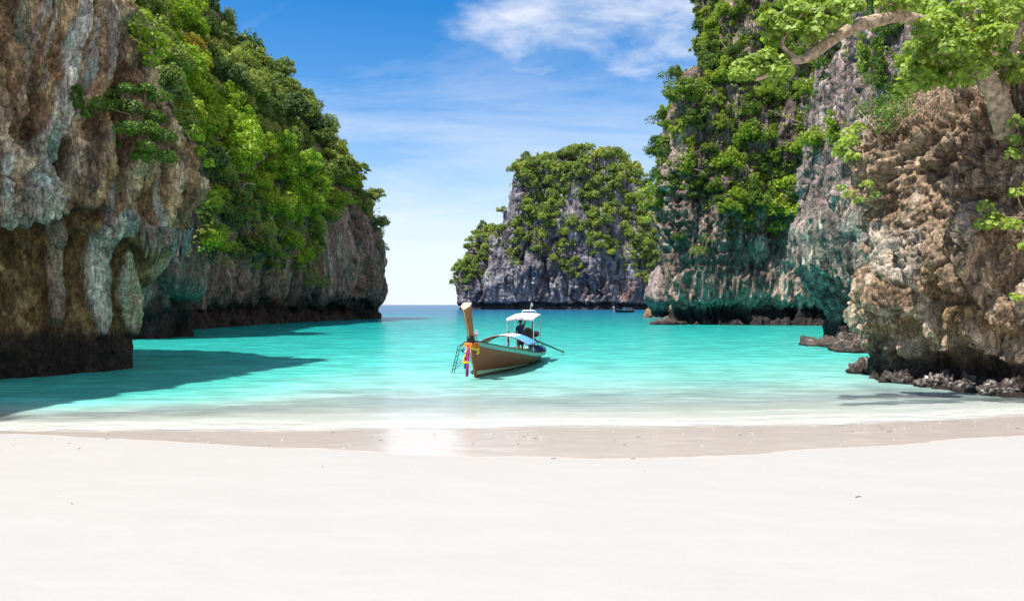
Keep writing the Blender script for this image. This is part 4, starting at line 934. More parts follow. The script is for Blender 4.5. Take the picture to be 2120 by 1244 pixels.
limb('limb', [w3(1655, 128, -2.35), w3(1635, 112, -2.4), w3(1618, 92, -2.5), w3(1632, 65, -2.5), w3(1660, 30, -2.6)], [.08, .06, .05, .05, .03])
cb = []
def cl(pts, dd, r, sp=.35):
    for x, y in pts: cb.append((w3(x, y, dd + rg.normal() * sp), np.array((r, r, r * .72)) * rg.uniform(.8, 1.25)))
cl([(1985, 20), (2030, 15), (2075, 10), (2110, 20), (1960, 55), (2005, 55), (2050, 50), (2095, 55), (1935, 90), (1975, 95), (2020, 95), (2060, 92), (2105, 98), (1905, 125), (1945, 130), (1990, 130), (2035, 128), (2080, 130), (2112, 135), (1925, 155), (1965, 158), (2010, 150), (2075, 158), (2105, 160), (1900, 165), (1940, 172), (1990, 168), (1890, 25), (1925, 15), (1900, 150), (1935, 40), (1895, 100), (1880, 180)], -.5, .40)
cl([(1535, 140), (1560, 128), (1585, 118), (1560, 150), (1590, 145), (1612, 135), (1530, 155), (1600, 160), (1625, 150)], -2.5, .27, .15)
cl([(1610, 85), (1640, 60), (1665, 40), (1690, 25), (1620, 55), (1650, 20), (1700, 50), (1720, 20), (1735, 40), (1680, 70), (1640, 0), (1700, 0), (1605, 70), (1660, 5), (1595, 40)], -2.5, .30, .2)
cl([(1950, 50), (1965, 75), (1985, 85), (1915, 70), (2000, 110), (1955, 105), (1925, 60), (2040, 75), (2070, 70), (2085, 35)], -1.4, .36, .25)
cl([(1770, 15), (1745, 5), (1885, 5), (1840, 5)], -1.9, .28, .2)
cs = []; ns = []
for c, r in cb:
    a, b_ = dome(rg, c, r, 135, .55, .55, -.6); cs.append(a); ns.append(b_)
cs = np.concatenate(cs) - rt; ns = np.concatenate(ns)
V, Q = leaf_arrays(rg, cs, ns, .155 * rg.uniform(.6, 1.3, len(cs)), 'broad')
link('crown', quads_mesh('crown', V, Q, smooth=False), M['leaf_near'], tree)
tb = MB()
for c, r in cb:
    for _ in range(3):
        q = c + unit(rg.normal(size=3)) * r * .9; tb.tube([c - rt + (rg.normal() * .08, 0, -.3 * r[2]), q - rt], [.014, .006], 4)
tag(tb.build('twigs', M['bark'], tree), kind='stuff')

# ------------------------------------------------------------------ loose rocks
def rock_blob(name, c, r, label, cols, seed=0, tide=0.0, group=None, nu=48, nv=30, rough=.35, speck=0.0, mat='rock_near'):
    th = np.linspace(0, math.pi, nv)[None, :]; ph = np.linspace(0, 2 * math.pi, nu)[:, None]
    U = np.stack([np.sin(th) * np.cos(ph), np.sin(th) * np.sin(ph), np.cos(th) + 0 * ph], -1).reshape(-1, 3)
    s = float(np.mean(r)); q = U * np.sign(np.ones(3)); P = U * np.array(r)
    d = rough * s * (fbm(P / s * 1.1 + seed * 7.3, 3) + .5 * (1.6 * billow(P / s * 2.6 + seed * 3.1, 3) - .5)) + .05 * s * fbm(P / s * 9 + seed, 2)
    P = P + U * d[:, None]; Wp = P + np.array(c)
    C = np.tile(np.array(cols[0], float), (len(P), 1)); C = mixc(C, cols[1], sm(-.1, .3, fbm(P / s * 2 + seed, 3)))
    C = mixc(C, TIDE, .9 * (1 - sm(tide, tide + .5, Wp[:, 2])))
    if speck: C = mixc(C, (.55, .52, .47), speck * sm(.12, .3, fbm(P * 9 + seed, 2)) * sm(.05, .3, U[:, 2]))
    me = quads_mesh(name, P, grid_quads(nu, nv)[:, ::-1]); set_color(me, 'col', np.clip(C, .01, .9))
    o_ = link(name, me, M[mat]); o_.location = c
    return tag(o_, label, 'rock', group)
OY = ((.10, .075, .065), (.17, .135, .115))
rock_blob('orange_boulder', at(1353, 650, 160) * (1, 1, 0) + (0, 0, .3), (2.1, 2.0, 1.7), 'larger of two orange boulders in the water off the tall cliff', ((.34, .18, .09), (.48, .30, .17)), 1, -.2, mat='rock_mid')
rock_blob('orange_boulder', at(1374, 650, 158) * (1, 1, 0) + (0, 0, .2), (1.7, 1.8, 1.5), 'smaller orange boulder in the water nearest the tall cliff', ((.33, .17, .10), (.46, .30, .19)), 2, -.2, mat='rock_mid')
rock_blob('rock_spur', (26.4, 137, 4.6), (2.8, 3.0, 4.4), 'pale pinkish rock spur at the seaward foot of the tall cliff', ((.36, .28, .26), (.46, .37, .34)), 3, 1.4, mat='rock_mid', rough=.4)
rock_blob('rock_skirt', (20.4, 101.2, .0), (2.4, 1.5, .8), 'flat dark rock skirt at the waterline of the tall cliff', OY, 4, .2, mat='rock_mid')
for k, (px, py, d, r, lb) in enumerate([
        (1742, 715, 49, (2.0, 2.4, .42), 'long low reddish black ledge at the foot of the grey pillar'),
        (1772, 728, 43, (1.3, 2.0, .34), 'lower reddish black ledge between the pillar and the brown rock'),
        (1800, 770, 29.2, (.6, 1.0, .45), 'dark crusted rock at the outer corner of the brown rock foot'),
        (1870, 792, 26.0, (.85, .6, .34), 'dark oyster crusted rock under the left part of the brown rock'),
        (1945, 803, 24.6, (.75, .5, .40), 'pale speckled oyster rock under the middle of the brown rock'),
        (2020, 812, 23.4, (.8, .6, .36), 'low dark oyster rock beside the speckled ones in the shallows'),
        (2085, 818, 22.2, (.85, .5, .34), 'pale speckled oyster rock in the shallows nearest the picture edge')]):
    p_ = at(px, py, d); rock_blob('crusted_rock', (p_[0], d, .02), r, lb, OY, 10 + k, .0, 'crusted rocks at the foot of the brown rock', rough=.75, speck=(.9 if 'speckled' in lb else .3), nu=64, nv=40)

# ------------------------------------------------------------------ bare branches standing out from the cliffs
def dead_branch(where, px, py, vec, ln, r, label, seed):
    rg_ = np.random.default_rng(seed); p0, n0 = surf_at(where, px, py, 10); v = unit(np.array(vec, float)); e = empty('dead_branch', p0); pts = [np.zeros(3) - n0 * .3]
    for k in range(6): v = unit(v + rg_.normal(size=3) * .22); pts.append(pts[-1] + v * ln / 6)
    MB().tube(pts, list(np.linspace(r, r * .35, 7)), 6).build('stem', M['bark'], e, True)
    for k in (2, 3, 4, 5):
        w = unit(v + rg_.normal(size=3) * .7); q = [pts[k], pts[k] + w * ln * .18, pts[k] + (w + rg_.normal(size=3) * .3) * ln * .34]; MB().tube(q, [r * .45, r * .3, r * .12], 5).build('twig', M['bark'], e, True)
    return tag(e, label, 'branch', 'bare branches on the cliffs')
dead_branch('right_cliff', 1672, 248, (-1, -.5, .25), 5.0, .07, 'long pale bare branch reaching out above the shrubs beside the pillar', 1)
dead_branch('right_cliff', 1668, 452, (-.6, -.6, .8), 4.0, .08, 'curved pale bare stem behind the bright hanging shrub', 2)
dead_branch('right_cliff', 1440, 345, (.5, -.7, -.2), 3.2, .06, 'thin bare branch half way up the seaward part of the tall cliff', 3)
dead_branch('left_headland', 585, 455, (.6, -.6, -.3), 5.0, .10, 'pale bent bare branch among the lower headland trees', 4)
dead_branch('left_headland', 480, 395, (.9, -.4, .1), 5.0, .09, 'bare forked branch under the yellow green headland trees', 5)
dead_branch('left_headland', 655, 190, (.8, -.2, .7), 4.0, .08, 'bare twiggy branch on the headland skyline', 6)
dead_branch('near_right_rock', 1925, 195, (-.8, -.5, -.35), 2.2, .03, 'thin bare root slanting down from the tree onto the brown rock', 7)

# ------------------------------------------------------------------ the long-tail boat
def hull_mat():
    m, t, o = new_mat('weathered_hull'); p = N(t, 'ShaderNodeBsdfPrincipled'); g = N(t, 'ShaderNodeTexCoord').outputs['Object']
    sp = N(t, 'ShaderNodeSeparateXYZ'); L(t, g, sp.inputs[0])
    grain = NOISE(t, MAPPING(t, g, (1, .25, 6)), 3.0, 6, .65, .3); bl_ = NOISE(t, g, 1.3, 5, .6)
    brown = MIX(t, grain, (.20, .042, .012), (.36, .095, .028)); green = MIX(t, bl_, (.20, .15, .08), (.32, .24, .13))
    f = MATH(t, 'ADD', MATH(t, 'MULTIPLY', sp.outputs[1], .12), MATH(t, 'MULTIPLY', MATH(t, 'SUBTRACT', bl_, .5), 1.1))
    c = MIX(t, RAMP(t, f, [(.62, 0.0), (1.25, .85)]), brown, green)
    mint = MIX(t, bl_, (.22, .46, .36), (.40, .60, .48))
    c = MIX(t, RAMP(t, MATH(t, 'ADD', sp.outputs[0], .5), [(.47, 1.0), (.50, 0.0)]), c, mint)
    L(t, MIX(t, RAMP(t, MATH(t, 'ADD', sp.outputs[2], .5), [(.48, 1.0), (.60, 0.0)]), c, (.05, .05, .035)), p.inputs['Base Color'])
    p.inputs['Roughness'].default_value = .5
    b = N(t, 'ShaderNodeBump'); b.inputs['Strength'].default_value = .6; b.inputs['Distance'].default_value = .03
    wvt = N(t, 'ShaderNodeTexWave', bands_direction='Z', wave_profile='SAW'); wvt.inputs['Scale'].default_value = 1.5; wvt.inputs['Distortion'].default_value = .6; L(t, g, wvt.inputs['Vector'])
    L(t, MATH(t, 'ADD', grain, MATH(t, 'MULTIPLY', wvt.outputs['Fac'], .8)), b.inputs['Height']); L(t, b.outputs[0], p.inputs['Normal'])
    L(t, p.outputs[0], o.inputs[0]); return m
M['hull'] = hull_mat()
M['wood'] = plain('varnished_wood', (.32, .085, .02), .55, 0, .35, 5, .3)
M['wood_pale'] = plain('bare_pale_wood', (.58, .47, .33), .6, 0, .12, 6)
M['wood_dark'] = plain('dark_wood', (.09, .055, .04), .6, 0, .3, 6)
M['mint'] = plain('mint_paint', (.16, .46, .38), .45, 0, .2, 4)
M['pale_green'] = plain('pale_green_paint', (.42, .60, .42), .5, 0, .15, 4)
M['white_cloth'] = plain('white_canvas', (.80, .78, .80), .8, 0, .06, 3)
M['pink_cloth'] = plain('pink_canvas', (.80, .52, .62), .8, 0, .10, 3)
M['blue_cloth'] = plain('blue_canvas', (.10, .36, .75), .7, 0, .15, 3)
M['clear_sheet'] = plain('weathered_clear_sheet', (.30, .45, .48), .35, 0, .1, 3)
M['steel'] = plain('painted_steel', (.62, .62, .62), .4, .3, .1, 8)
M['steel_dark'] = plain('dark_steel', (.06, .065, .07), .45, .5, .2, 8)
M['rust'] = plain('rusty_iron', (.22, .08, .045), .8, .2, .5, 9, .5)
M['magenta'] = plain('magenta_cloth', (.55, .02, .22), .7, 0, .15, 6)
M['sash_blue'] = plain('blue_sash_cloth', (.03, .14, .50), .7, 0, .15, 6)
M['sash_pink'] = plain('pale_pink_cloth', (.75, .38, .50), .7, 0, .15, 6)
M['wine_cloth'] = plain('wine_cloth', (.10, .02, .05), .8, 0, .2, 6)
M['orange'] = plain('orange_blossom', (.80, .20, .015), .6, 0, .35, 25)
M['yellow'] = plain('yellow_blossom', (.85, .55, .03), .6, 0, .25, 25)
M['black_cloth'] = plain('black_cloth', (.025, .02, .025), .8, 0, .2, 6)
M['navy'] = plain('navy_cloth', (.018, .028, .11), .8, 0, .2, 6)
M['teal_cloth'] = plain('teal_cloth', (.03, .30, .30), .8, 0, .2, 6)
M['trousers'] = plain('dark_trousers', (.02, .025, .05), .85, 0, .2, 6)
M['skin'] = plain('skin', (.22, .11, .07), .55, 0, .06, 6)
M['hair'] = plain('black_hair', (.012, .01, .01), .6, 0, .1, 20)
M['glass_dark'] = plain('dark_glass', (.03, .05, .09), .15, 0, .1, 3)
M['hull_dark'] = plain('black_hull_paint', (.022, .028, .04), .35, 0, .2, 2)

TH = math.radians(12); BOW = (-1.3, 27.6); LEN = 10.8
boat = empty('longtail_boat', (BOW[0], BOW[1], 0.0), -TH)
tag(boat, 'weathered brown wooden long-tail boat with tall prow moored in the turquoise bay', 'boat')
KK = [0, .05, .12, .25, .45, .65, .82, .93, 1.0]
def hb(k): return np.interp(k, KK, [.07, .42, .80, 1.14, 1.24, 1.18, 1.02, .82, .60])
def hz_(k): return np.interp(k, KK, [1.34, 1.20, 1.05, .86, .62, .47, .42, .46, .52])
def hp(k): return np.interp(k, KK, [1.0, 1.0, .95, .72, .50, .44, .44, .46, .5])
def hs_(k, z_): return -.45 * z_ * (1 - k) + LEN * k + .12 * z_ * k
ku = np.linspace(0, 1, 46); ku = .5 * ku + .5 * (3 * ku ** 2 - 2 * ku ** 3)
def sstep(k): return k
def hull_pt(k, v, side, inset=0.0):
    zk = -.40 + .12 * k; zg = hz_(k); z_ = zk + v * (zg - zk); return (side * max(hb(k) * v ** hp(k) - inset, .0), hs_(k, z_), z_)
vv = np.linspace(0, 1, 12) ** 1.2
hv = []; hf = []
for side in (1, -1):
    n0 = len(hv)
    for k in ku:
        for v in vv: hv.append(hull_pt(k, v, side))
    for a in range(len(ku) - 1):
        for b_ in range(len(vv) - 1):
            q = [n0 + a * 12 + b_, n0 + a * 12 + b_ + 1, n0 + (a + 1) * 12 + b_ + 1, n0 + (a + 1) * 12 + b_]; hf.append(q if side < 0 else q[::-1])
n1_ = (len(ku) - 1) * 12; h2 = len(ku) * 12
for b_ in range(11): hf.append((n1_ + b_, n1_ + b_ + 1, h2 + n1_ + b_ + 1, h2 + n1_ + b_))       # transom
hull = link('hull', pymesh('hull', hv, hf, True), M['hull'], boat)
md = hull.modifiers.new('thick', 'SOLIDIFY'); md.thickness = .045; md.offset = -1
for side, nm in ((1, 'gunwale'), (-1, 'gunwale')):      # painted rub rails and the dark cap above them
    for part, mt, dz0, dz1, o0, o1 in (('gunwale', 'mint', -.13, .0, .015, .035), ('gunwale_cap', 'wood_dark', .004, .04, -.05, .055)):
        V = []; F = []
        for k in ku:
            x, y, z_ = hull_pt(k, 1, 1)
            for ox, dz_ in ((-.04 if part == 'gunwale_cap' else .006, dz0), (o1, dz0), (o1, dz1), (-.04 if part == 'gunwale_cap' else .006, dz1)): V.append((side * (x + ox), y, z_ + dz_))
        for a in range(len(ku) - 1):
            for c in range(4): F.append((a * 4 + c, a * 4 + (c + 1) % 4, a * 4 + 4 + (c + 1) % 4, a * 4 + 4 + c))
        F += [(0, 1, 2, 3), tuple(len(V) - 4 + i for i in (3, 2, 1, 0))]
        link(part, pymesh(part, V, F), M[mt], boat)
V = []; F = []
for i, k in enumerate(np.linspace(0.0, .52, 24)):        # pale boot stripe fading out amidships
    for zt in (.10, .10 + .14 * (1 - (k / .52)) ** .8 + .01):
        zk = -.40 + .12 * k; v = (zt - zk) / (hz_(k) - zk); x, y, z_ = hull_pt(k, v, 1); V.append((x + .007, y - .004, z_))
    if i: F.append((2 * i - 2, 2 * i, 2 * i + 1, 2 * i - 1))
link('waterline_stripe', pymesh('waterline_stripe', V, F), M['pale_green'], boat)
V = []; F = []
kd = np.linspace(.08, .985, 26)
for i, k in enumerate(kd):
    zd = .20 + .5 * max(0, .25 - k) ; zk = -.40 + .12 * k; v = (zd - zk) / (hz_(k) - zk); x, y, z_ = hull_pt(k, v, 1); V += [(-x + .05, y, zd), (x - .05, y, zd)]
    if i: F.append((2 * i - 2, 2 * i - 1, 2 * i + 1, 2 * i))
link('deck', pymesh('deck', V, F), M['wood'], boat)
V = []; F = []
for i, k in enumerate(np.linspace(.01, .13, 8)):
    x, y, z_ = hull_pt(k, .97, 1); V += [(-x + .03, y, z_), (x - .03, y, z_)]
    if i: F.append((2 * i - 2, 2 * i - 1, 2 * i + 1, 2 * i))
link('foredeck', pymesh('foredeck', V, F), M['wood_dark'], boat)
for k in (.30, .45, .60, .74):
    x, y, z_ = hull_pt(k, .93, 1); MB().box((0, y, z_ - .02), (2 * x - .06, .20, .035)).build('thwart', M['wood'], boat)
# stem and prow
st = MB(); rows = []
for z_, w_, l_ in ((-.42, .09, .14), (.2, .10, .16), (.8, .12, .20), (1.2, .15, .26)):
    s_ = -.45 * z_; rows.append([(0, s_ - l_ * .55, z_), (w_ / 2, s_ - l_ * .2, z_), (w_ / 2, s_ + l_ * .5, z_), (-w_ / 2, s_ + l_ * .5, z_), (-w_ / 2, s_ - l_ * .2, z_)])
def loft(rows):
    n = len(rows[0]); V = [p for r in rows for p in r]; F = []
    for i in range(len(rows) - 1):
        for j in range(n): F.append((i * n + j, i * n + (j + 1) % n, (i + 1) * n + (j + 1) % n, (i + 1) * n + j))
    F += [tuple(range(n - 1, -1, -1)), tuple(range((len(rows) - 1) * n, len(rows) * n))]; return V, F
st.add(*loft(rows)); st.build('stem', M['wood'], boat)
rows = []
for z_, w_, l_ in ((1.19, .155, .27), (1.5, .18, .32), (1.9, .215, .38), (2.3, .26, .44), (2.57, .31, .50)):
    s_ = -.45 * z_ - .10 * max(0, z_ - 1.2) ** 1.5; tl = .16 * (z_ - 1.19) / 1.38
    rows.append([(0, s_ - l_ * .55, z_ - tl), (w_ / 2, s_ - l_ * .15, z_ - tl * .3), (w_ / 2 * .9, s_ + l_ * .5, z_ + tl * .5), (-w_ / 2 * .9, s_ + l_ * .5, z_ + tl * .5), (-w_ / 2, s_ - l_ * .15, z_ - tl * .3)])
pv, pf = loft(rows); capf = pf.pop(); pr_ = MB(); pr_.add(pv, pf); prow = pr_.build('prow', M['wood'], boat)
top = rows[-1]; MB().add([(p[0], p[1], p[2] + .004) for p in top] + [(p[0] * 1.04, p[1], p[2] + .03) for p in top], [(4, 3, 2, 1, 0), (5, 6, 7, 8, 9)] + [(i, (i + 1) % 5, 5 + (i + 1) % 5, 5 + i) for i in range(5)]).build('prow_cap', M['wood_pale'], prow)
MB().tube([(r[0][0], r[0][1] - .012, r[0][2]) for r in rows], .014, 6).build('edge_strip', M['wood_pale'], prow)
# midships awning: a barrel vault on posts
def vault(s0, s1, x0, x1, ze, zr, n=12):
    V = []; F = []
    for i, s_ in enumerate(np.linspace(s0, s1, 5)):
        for j, x in enumerate(np.linspace(x0, x1, n)):
            V.append((x, s_, ze + (zr - ze) * (1 - (x / 1.12) ** 2) - .03 * (i % 2)))
    for i in range(4):
        for j in range(n - 1): F.append((i * n + j, i * n + j + 1, (i + 1) * n + j + 1, (i + 1) * n + j))
    return V, F
aw = empty('awning_pivot'); bpy.data.objects.remove(aw)
for nm, x0, x1, mt in (('clear_awning', -1.12, -.28, 'clear_sheet'), ('white_awning', -.28, .42, 'white_cloth'), ('blue_awning', .42, 1.12, 'blue_cloth')):
    o_ = link(nm, pymesh(nm, *vault(4.2, 6.3, x0, x1, .98, 1.36), True), M[mt], boat); sd = o_.modifiers.new('thick', 'SOLIDIFY'); sd.thickness = .012
for s_ in (4.2, 5.25, 6.3):
    MB().tube([(x, s_ + .004, .955 + .38 * (1 - (x / 1.12) ** 2)) for x in np.linspace(-1.12, 1.12, 13)], .022, 6).build('awning_arch', M['rust'], boat)
for s_ in (4.2, 5.25, 6.3):
    for sx in (-1, 1):
        k = s_ / LEN; x, y, z_ = hull_pt(k, 1, 1); MB().tube([(sx * (x - .02), s_, z_), (sx * 1.11, s_, .97)], .016, 6).build('awning_post', M['steel_dark'], boat)
for x in (-.6, 0, .6):
    MB().tube([(x, 4.2, .93 + .38 * (1 - (x / 1.12) ** 2)), (x, 6.3, .93 + .38 * (1 - (x / 1.12) ** 2))], .014, 6).build('awning_batten', M['steel_dark'], boat)
# helmsman's roof
RX0, RX1, RS0, RS1 = -.50, .76, 7.4, 9.3
def rz_(s_): return 1.98 + (s_ - RS0) * .095
V = []; F = []; xs_ = np.linspace(RX0, RX1, 9)
for s_ in np.linspace(RS0, RS1, 5):
    for x in xs_: V.append((x, s_, rz_(s_) + .07 * (1 - ((x - .13) / .63) ** 2)))
Fa = [(i * 9 + j, i * 9 + j + 1, (i + 1) * 9 + j + 1, (i + 1) * 9 + j) for i in range(4) for j in range(8)]
V += [(x, RS0 - .02, rz_(RS0) - .14 + .07 * (1 - ((x - .13) / .63) ** 2)) for x in xs_]; nfr = 45
Fa += [(nfr + j, nfr + j + 1, j + 1, j) for j in range(8)]
for nm, sel, mt in (('roof_canvas', lambda j: j not in (3, 4), 'white_cloth'), ('roof_band', lambda j: j in (3, 4), 'pink_cloth')):
    fs = [f for f in Fa if sel((min(f) if min(f) < 45 and max(f) < 45 else min(f)) % 9)]
    o_ = link(nm, pymesh(nm, V, fs, True), M[mt], boat); sd = o_.modifiers.new('thick', 'SOLIDIFY'); sd.thickness = .015
for s_, x in ((RS0 + .03, RX0 + .02), (RS0 + .03, RX1 - .02), (RS1 - .03, RX0 + .02), (RS1 - .03, RX1 - .02)):
    MB().tube([(x, s_, .30), (x, s_, rz_(s_) - .01)], .02, 7).build('roof_post', M['steel'], boat)
for s_ in (RS0 + .03, RS1 - .03):
    MB().tube([(RX0, s_, rz_(s_) - .03), (RX1, s_, rz_(s_) - .03)], .018, 6).build('roof_beam', M['steel'], boat)
MB().tube([(-.15, RS1 - .1, 2.14), (-.12, RS1 - .1, 2.30), (.0, RS1 - .1, 2.33), (.42, RS1 - .1, 2.33), (.52, RS1 - .1, 2.30), (.55, RS1 - .1, 2.14)], .02, 6).build('roof_rail', M['steel'], boat)
MB().tube([(.26, RS1 - .1, 2.3), (.27, RS1 - .1, 2.42), (.31, RS1 - .1, 2.72)], [.02, .02, .012], 6).build('mast', M['steel'], boat)
MB().add([(.29, RS1 - .1, 2.56), (.31, RS1 - .1, 2.70), (.38, RS1 - .06, 2.64), (.36, RS1 - .05, 2.52)], [(0, 1, 2, 3)]).build('pennant', M['white_cloth'], boat)
# engine and long propeller shaft
eng = empty('engine'); eng.parent = boat; eng.location = (.12, 9.75, 1.18)
MB().box((0, 0, -.05), (.40, .62, .40), 0, .86).build('engine_block', M['rust'], eng)
MB().tube([(0, -.42, .05), (0, -.30, .05)], [.27, .27], 16).build('flywheel', M['steel_dark'], eng)
MB().tube([(.30, -.10, .02), (.30, .18, .02)], [.15, .15], 12).build('air_filter', M['steel_dark'], eng)
MB().tube([(.1, .1, .1), (.12, .12, .38), (.13, .12, .62)], [.035, .035, .03], 8).build('exhaust', M['steel_dark'], eng)
MB().tube([(-.28, -.28, -.1), (-.34, -.2, .15), (-.25, -.1, .30), (0, -.05, .34)], .03, 7).build('pipe', M['rust'], eng)
MB().tube([(0, .1, -.22), (0, .1, -.85)], [.06, .08], 8).build('pivot_post', M['steel_dark'], eng)
MB().tube([(0, -.3, -.05), (-.35, -1.3, .12), (-.42, -1.55, .15)], [.025, .022, .022], 7).build('tiller', M['steel_dark'], eng)
MB().tube([(0.02, .25, -.12), (.22, .65, -.34), (1.10, 3.55, -1.03)], [.06, .05, .035], 8).build('drive_shaft', M['steel_dark'], eng)
pp = MB()
for k in range(3):
    a = 2 * math.pi * k / 3; c = np.array((1.12, 3.62, -1.04)); e1 = np.array((math.cos(a), 0, math.sin(a)))
    pp.add([c - (0, .03, 0), c + e1 * .16 + (.03, .03, 0), c + e1 * .18, c + (0, .03, 0)], [(0, 1, 2, 3)])
pp.tube([(1.09, 3.5, -1.02), (1.13, 3.66, -1.05)], .04, 8).build('propeller', M['rust'], eng)

def bworld(x, s_, z_):
    return np.array((BOW[0] + s_ * math.sin(TH) + x * math.cos(TH), BOW[1] + s_ * math.cos(TH) - x * math.sin(TH), z_))
# bundles in the stern
for k, (x, s_, z_, r, mt, lb) in enumerate([(.42, 8.7, .40, (.26, .28, .22), 'teal_cloth', 'teal bundle beside the awning post in the stern of the wooden boat'), (.70, 9.0, .42, (.24, .26, .24), 'navy', 'round navy blue bag in the stern of the wooden boat'),
                                        (.40, 9.4, .46, (.26, .24, .26), 'navy', 'dark blue sack behind the teal bundle in the wooden boat'), (.72, 9.7, .44, (.22, .3, .2), 'blue_cloth', 'blue bundle nearest the stern of the wooden boat')]):
    w_ = bworld(x, s_, z_); bb = MB().ball((0, 0, 0), 1.0, 14, 10, r, .06); bb.tube([(0, 0, r[2] * .9), (.02, 0, r[2] * 1.25)], [.06, .03], 6)
    o_ = bb.build('bundle', M[mt], None, True); o_.location = w_; tag(o_, lb, 'bag', 'bundles in the stern')
w_ = bworld(-.62, 8.3, 1.05); V = []; F = []
for i in range(7):
    for j in range(4): V.append((.04 * math.sin(i * 1.3 + j), (j - 1.5) * .09, -.12 * i))
F = [(i * 4 + j, i * 4 + j + 1, i * 4 + j + 5, i * 4 + j + 4) for i in range(6) for j in range(3)]
o_ = link('hanging_cloth', pymesh('hanging_cloth', V, F, True), M['wine_cloth']); o_.location = (w_[0], w_[1], w_[2] + .35); o_.modifiers.new('t', 'SOLIDIFY').thickness = .02; tag(o_, 'reddish cloth hanging behind the standing boatman', 'cloth')
# garlands, sashes and cloth tied to the prow
def ring_pts(z0, n, rx=.20, ry=.30, tilt=0.0):
    s_ = -.45 * z0; return [(rx * math.cos(a), s_ + ry * math.sin(a), z0 + tilt * math.cos(a)) for a in np.linspace(0, 2 * math.pi, n, endpoint=False)]
def garland(name, pts, rads, mt, label):
    g_ = empty(name, bworld(0, 0, 0), -TH); fb = MB()
    for p_, r_ in zip(pts, rads): fb.ball((p_[0] + random.uniform(-.02, .02), p_[1] + random.uniform(-.02, .02), p_[2] + random.uniform(-.02, .02)), r_, 7, 5, (1, 1, .8), .18)
    tag(fb.build('blossoms', M[mt], g_, True), kind='stuff'); tag(g_, label, 'garland'); return g_
garland('flower_garland', ring_pts(1.24, 34, .19, .28) + ring_pts(1.19, 34, .22, .31, -.02), [.05] * 68, 'orange', 'orange flower garland wound round the prow of the wooden boat')
garland('flower_garland', ring_pts(1.12, 36, .22, .32, -.06) + [(.24, -.62, 1.02), (.25, -.60, .95), (.24, -.63, .90)], [.05] * 39, 'yellow', 'yellow flower garland below the orange one on the prow')
garland('flower_garland', [(-.10 - .012 * i, -.86, 1.10 - .052 * i) for i in range(10)] + [(-.2 + .035 * i, -.87, .60) for i in range(6)], [.042] * 16, 'yellow', 'strand of pale yellow flowers dangling down from the prow')
def sash(pts, wid, mt, label, off=0.0):
    V = []; F = []
    for i, p_ in enumerate(pts):
        for j in range(4): V.append((p_[0] + (j - 1.5) / 3 * wid, p_[1] + .02 * math.sin(j * 2.1 + i), p_[2]))
    F = [(i * 4 + j, i * 4 + j + 1, i * 4 + j + 5, i * 4 + j + 4) for i in range(len(pts) - 1) for j in range(3)]
    o_ = link('sash', pymesh('sash', V, F, True), M[mt]); o_.location = bworld(0, 0, 0); o_.rotation_euler = (0, 0, -TH); o_.modifiers.new('t', 'SOLIDIFY').thickness = .012
    return tag(o_, label, 'sash', 'sashes on the prow')
sash([(-.06, -.84, 1.2), (-.06, -.86, .9), (-.07, -.86, .5), (-.08, -.86, .12)], .10, 'magenta', 'long magenta sash hanging from the prow nearly to the water')
sash([(-.17, -.78, 1.15), (-.17, -.80, .9), (-.16, -.80, .6), (-.15, -.80, .38)], .09, 'sash_blue', 'shorter blue sash hanging behind the magenta one')
sash([(.02, -.80, 1.2), (.02, -.82, 1.0), (.03, -.82, .80)], .06, 'sash_pink', 'short pale pink sash beside the magenta one on the prow')
wb = MB(); ra = []
for z_ in (1.26, 1.34, 1.42, 1.50): ra.append([(.13 * math.cos(a) * (1 + .06 * math.sin(5 * a + z_ * 9)), -.45 * z_ - .03 + .21 * math.sin(a), z_ + .02 * math.sin(3 * a)) for a in np.linspace(0, 2 * math.pi, 12, endpoint=False)])
o_ = wb.add(*loft(ra)).build('prow_wrap', M['black_cloth'], None, True); o_.location = bworld(0, 0, 0); o_.rotation_euler = (0, 0, -TH); tag(o_, 'dark cloth wrapped round the prow above the orange garland', 'cloth')
nb = MB(); nb.ball((.17, -.55, 1.56), .06, 8, 6, (1, 1, 1.2), .2); nb.ball((.18, -.53, 1.67), .045, 8, 6, (1, 1, 1), .2); nb.tube([(.18, -.55, 1.4), (.2, -.55, 1.6)], .03, 6)
o_ = nb.build('prow_bouquet', M['sash_pink'], None, True); o_.location = bworld(0, 0, 0); o_.rotation_euler = (0, 0, -TH); tag(o_, 'small pale pink bouquet tied behind the prow', 'bouquet')
# boarding ladder on the far side of the bow
lad = empty('boarding_ladder', bworld(-1.02, 1.55, 1.0), -TH); tag(lad, 'thin metal boarding ladder hanging off the far side of the bow', 'ladder')
for y in (-.17, .17):
    MB().tube([(0.08, y, .06), (-.02, y, .05), (-.34, y, -1.25)], .016, 6).build('ladder_rail', M['steel_dark'], lad)
for k in range(5):
    f = .12 + .19 * k; MB().tube([(-.02 - .32 * f, -.17, .05 - 1.3 * f), (-.02 - .32 * f, .17, .05 - 1.3 * f)], .014, 6).build('rung', M['steel_dark'], lad)
MB().tube([(-.22, -.17, -.72), (.12, -.10, -.5)], .011, 5).build('ladder_brace', M['steel_dark'], lad); MB().tube([(-.24, .17, -.85), (.12, .10, -.55)], .011, 5).build('ladder_brace', M['steel_dark'], lad)

